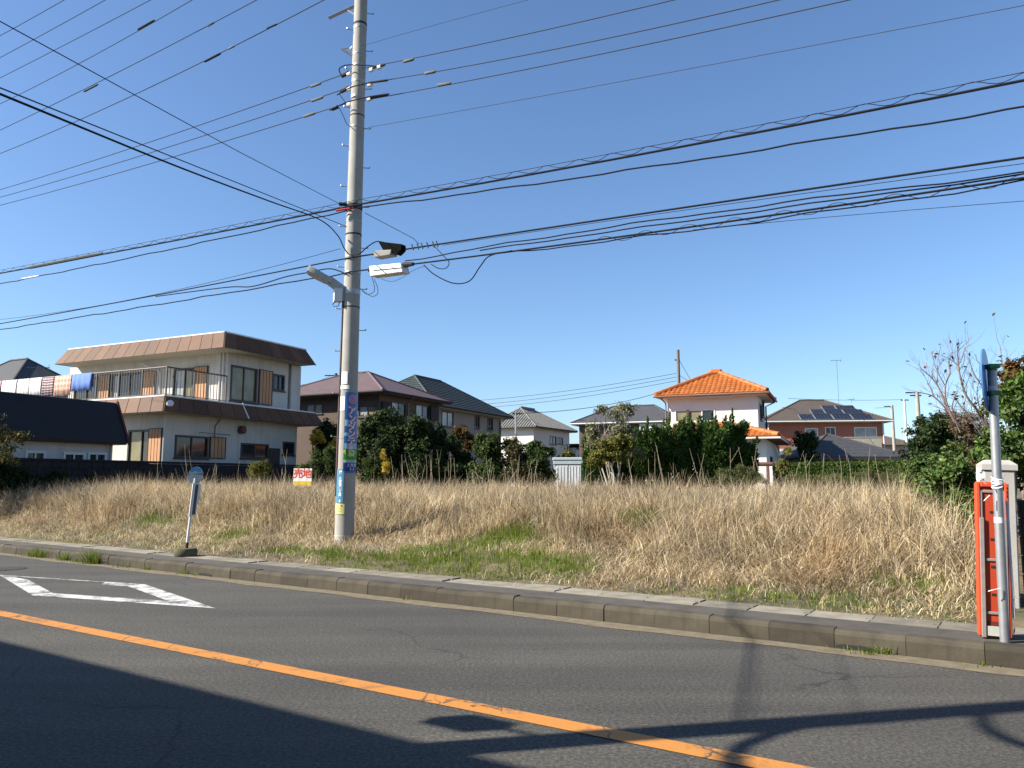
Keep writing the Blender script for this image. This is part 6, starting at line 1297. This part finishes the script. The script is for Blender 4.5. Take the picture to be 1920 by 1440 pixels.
m = MB(); v = [c0 + dx * math.cos(a) * R_ + Vector((0, 0, math.sin(a) * R_)) + dn * o_ for o_ in (-.006, .006) for a in np.linspace(0, 2 * math.pi, n, False)]; m.add(v, [tuple(range(n)), tuple(range(n, 2 * n))[::-1]] + [(i, (i + 1) % n, n + (i + 1) % n, n + i) for i in range(n)]); dk = m.build('blue_disc', mat('blue_disc_face', (.05, .17, .42), .35, .08, 8, 0), sp)
for dz2 in (-.12, .12): MB().bbox(-.05, .05, -.05, .05, cz + dz2 - .02, cz + dz2 + .02, .008).build('clamp', mat('green_cap', (.04, .16, .06), .5), sp).location = (d_ * (cz + dz2) - Vector((0, 0, cz + dz2)))
# orange board
p1 = gnd(1866, 1196, .175); ob = empty('delineator_board', (p1.x, p1.y, .175), math.radians(-20)); ob.rotation_euler = (0, .045, math.radians(-20)); tag(ob, 'tall orange roadside marker board with a grey frame by the pillar', 'marker board')
ORB = mat('orange_plastic', (.5, .06, .02), .5, .12, 5, .05, streak=.25, dirt=(.3, .06, .03)); ORD = mat('orange_recess', (.38, .045, .016), .55, .12, 5, .05)
hw, H_ = .128, 1.36; m = MB(); m.bbox(-hw, hw, 0, .07, 0, H_, .02); m.build('body', ORB, ob)
for x0_, x1_, z0_, z1_ in ((-hw + .0, -hw + .035, .01, H_ - .01), (hw - .035, hw, .01, H_ - .01), (-hw + .036, hw - .036, H_ - .05, H_ - .01)): MB().bbox(x0_, x1_, -.028, -.001, z0_, z1_, .008).build('rim', ORB, ob)
MB().box(-.07, .07, -.006, -.001, .02, H_ - .06).build('recess_panel', ORD, ob)
GRF = mat('grey_frame', (.22, .2, .19), .6, .15, 20, .05)
for x_ in (-.088, .088): MB().bbox(x_ - .012, x_ + .012, -.022, -.002, .0, H_ - .08, .004).build('frame_bar', GRF, ob); MB().bbox(x_ - .018, x_ + .018, -.035, -.023, .0, H_ - .32, .004).build('frame_bar', GRF, ob)
for z_ in (H_ - .1, .66, .2): MB().bbox(-.075, .075, -.02, -.007, z_, z_ + .025, .004).build('frame_bar', GRF, ob)
for z_ in (1.08, .84, .6, .36): MB().box(-.02, .015, -.009, -.0065, z_, z_ + .022).build('slot', DARKMET, ob)
MB().box(-.07, .07, -.009, -.0065, .1, .14).build('slot', mat('rust_red', (.1, .02, .015), .8), ob); MB().box(-.06, .1, -.03, -.01, .02, .1).build('foot_plate', mat('pale_foot', (.4, .42, .38), .7), ob)
# pillar and boundary wall in deep shade
pl = at(1858, 900, 8.35); pz = gz_at(pl.x, pl.y); pr_ = empty('gate_pillar', (pl.x + .02, pl.y, pz - .1), math.radians(-22)); pr_.rotation_euler = (0, .035, math.radians(-22)); tag(pr_, 'pale concrete gate pillar behind the orange board', 'pillar')
PCON = mat('pillar_concrete', (.33, .32, .30), .85, .12, 5, .25, 40, streak=.3, dirt=(.2, .19, .17)); ph = at(1858, 862, 8.35).z - pz + .1
MB().bbox(-.13, .16, 0, .32, 0, ph - .11, .012).build('shaft', PCON, pr_); m = MB(); m.add([(-.15, -.02, ph - .109), (.18, -.02, ph - .109), (.18, .34, ph - .109), (-.15, .34, ph - .109), (-.15, -.02, ph - .05), (.18, -.02, ph - .05), (.18, .34, ph - .05), (-.15, .34, ph - .05), (-.09, .04, ph), (.12, .04, ph), (.12, .28, ph), (-.09, .28, ph)], [(0, 1, 5, 4), (1, 2, 6, 5), (2, 3, 7, 6), (3, 0, 4, 7), (4, 5, 9, 8), (5, 6, 10, 9), (6, 7, 11, 10), (7, 4, 8, 11), (8, 9, 10, 11), (3, 2, 1, 0)]); m.build('cap', PCON, pr_)
m = MB()
for k in range(14): a = rn.uniform(0, 1); m.bbox(-.155, -.128, rn.uniform(0, .28), rn.uniform(.28, .33), ph - .3 + k * .015, ph - .28 + k * .015, .005)
m.build('peeling_plaster', mat('white_plaster', (.7, .69, .66), .9), pr_)
wr = empty('boundary_wall', (pl.x + .35, pl.y + .1, pz - .1), math.radians(-22)); tag(wr, 'dark concrete block wall in shade at the right edge', 'wall'); SHADEBLOCK = mat('shade_toned_block', (.03, .032, .024), .95, .35, 6, .4, 30)  # deep shade under the tree is put into this near-black block colour
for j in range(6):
    for i in range(8): MB().bbox(i * .4 - (j % 2) * .2 * (1 if i else 0) + .004, (i + 1) * .4 - (j % 2) * .2 - .004, 0, .15, j * .2 + .004, j * .2 + .196, .006).build('block', SHADEBLOCK, wr)
MB().box(.02, 2.95, .02, .13, 0, 1.19).build('mortar', SHADEBLOCK, wr)

# ================================================================ DISTANT POLES, WIRES, AERIALS
def far_pole(label, x0, y0, x1, y1, Y, r, m=CONC, arms=(), name='utility_pole'):
    a = at(x1, y1, Y); b = at(x0, y0, Y); zg = gz_at(a.x, a.y); root = empty(name, (b.x, Y, zg)); tag(root, label, 'utility pole')
    MB().tube([(0, 0, -.2), (0, 0, b.z - zg)], [r * 1.15, r], 10).build('shaft', m, root, True)
    for (h, l0, l1) in arms: MB().tube([(l0, 0, b.z - zg - h), (l1, 0, b.z - zg - h)], .05, 5).build('cross_arm', DARKMET, root)
    return root
far_pole('brownish far utility pole rising behind the left of the orange roof', 1271, 656, 1271, 730, 56, .115, mat('brown_pole', (.16, .13, .11), .85), ((.75, -.25, .12),))
far_pole('far utility pole with a crossarm behind the brown house roof', 630, 700, 630, 725, 62, .12, WOODT, ((.18, -.9, .75), (.5, -.35, .45)))
far_pole('short far utility pole right of the brick red house roof', 1672, 760, 1672, 800, 75, .14, CONC, ((.1, -.75, .1),))
far_pole('thin white steel pole right of the brick red house', 1695, 748, 1695, 830, 68, .1, TRIMW, ((.1, -.3, .4),))
far_pole('concrete far utility pole above the round evergreen', 1719, 735, 1719, 800, 55, .14, CONC, ((.05, -.8, .3), (.25, -.5, .3)))
far_pole('thin grey service pole left of the silver tiled house', 967, 774, 967, 830, 45, .055, STEEL, ((.05, -.2, .35),), 'service_pole')
def fw(label, x0, y0, x1, y1, Y0, Y1, sag=.3, r=.018):
    a, b = at(x0, y0, Y0), at(x1, y1, Y1); pts = [a.lerp(b, t) - Vector((0, 0, sag * 4 * t * (1 - t))) for t in np.linspace(0, 1, 14)]; tag(MB().tube(pts, r, 4).build('distant_wire', GREYCAB), label, 'wire')
fw('topmost far wire running left from the brownish pole', 1268, 700, 880, 752, 56, 75, .25); fw('second far wire running left from the brownish pole', 1268, 707, 890, 759, 56, 75, .25); fw('third far wire running left from the brownish pole', 1268, 714, 910, 764, 56, 75, .25); fw('far wire from the brownish pole to the grey service pole', 1262, 728, 968, 775, 56, 45, .4)
fw('slanting wire right of the brownish pole', 1272, 672, 1300, 720, 56, 60, .05); fw('second slanting wire right of the brownish pole', 1272, 702, 1310, 722, 56, 60, .1)
fw('faint far wire above the brick red house', 1478, 747, 1695, 749, 60, 68, .1, .014); fw('far wire between the orange and brick red roofs', 1466, 763, 1500, 768, 60, 70, .05, .014); fw('far wire left of the short pole beyond the brick red house', 1640, 765, 1671, 763, 70, 75, .02, .014)
fw('far wire left of the crossarm pole beyond the brown house', 560, 722, 622, 704, 75, 62, .15, .014); fw('lower far wire left of the crossarm pole', 560, 733, 625, 716, 75, 62, .15, .014); fw('short far wire at the roof edge of the white house', 562, 724, 588, 731, 60, 60, .03, .014)
def aerial(label, x, ytop, ybot, Y, w_=.5):
    a, b = at(x, ybot, Y), at(x, ytop, Y); root = empty('tv_aerial', a); tag(root, label, 'aerial'); h = b.z - a.z; MB().tube([(0, 0, 0), (0, 0, h)], .014, 5).build('mast', GREYCAB, root); MB().tube([(-w_, 0, h - .05), (w_ * .8, 0, h - .02)], .012, 4).build('boom', GREYCAB, root)
    for k in range(6): x_ = -w_ + k * w_ * .34; MB().tube([(x_, -.2, h - .04), (x_, .2, h - .04)], .008, 4).build('element', GREYCAB, root); 
    MB().tube([(w_ * .7, 0, h - .22), (w_ * .75, 0, h + .16)], .01, 4).build('reflector', GREYCAB, root)
aerial('tv aerial on a mast above the brick red house', 1573, 675, 757, 66); aerial('tv aerial behind the laundry against the dark slate roof', 72, 688, 718, 42, .7); aerial('small aerial on the ridge of the brick red house', 1597, 748, 755, 67.5, .3)
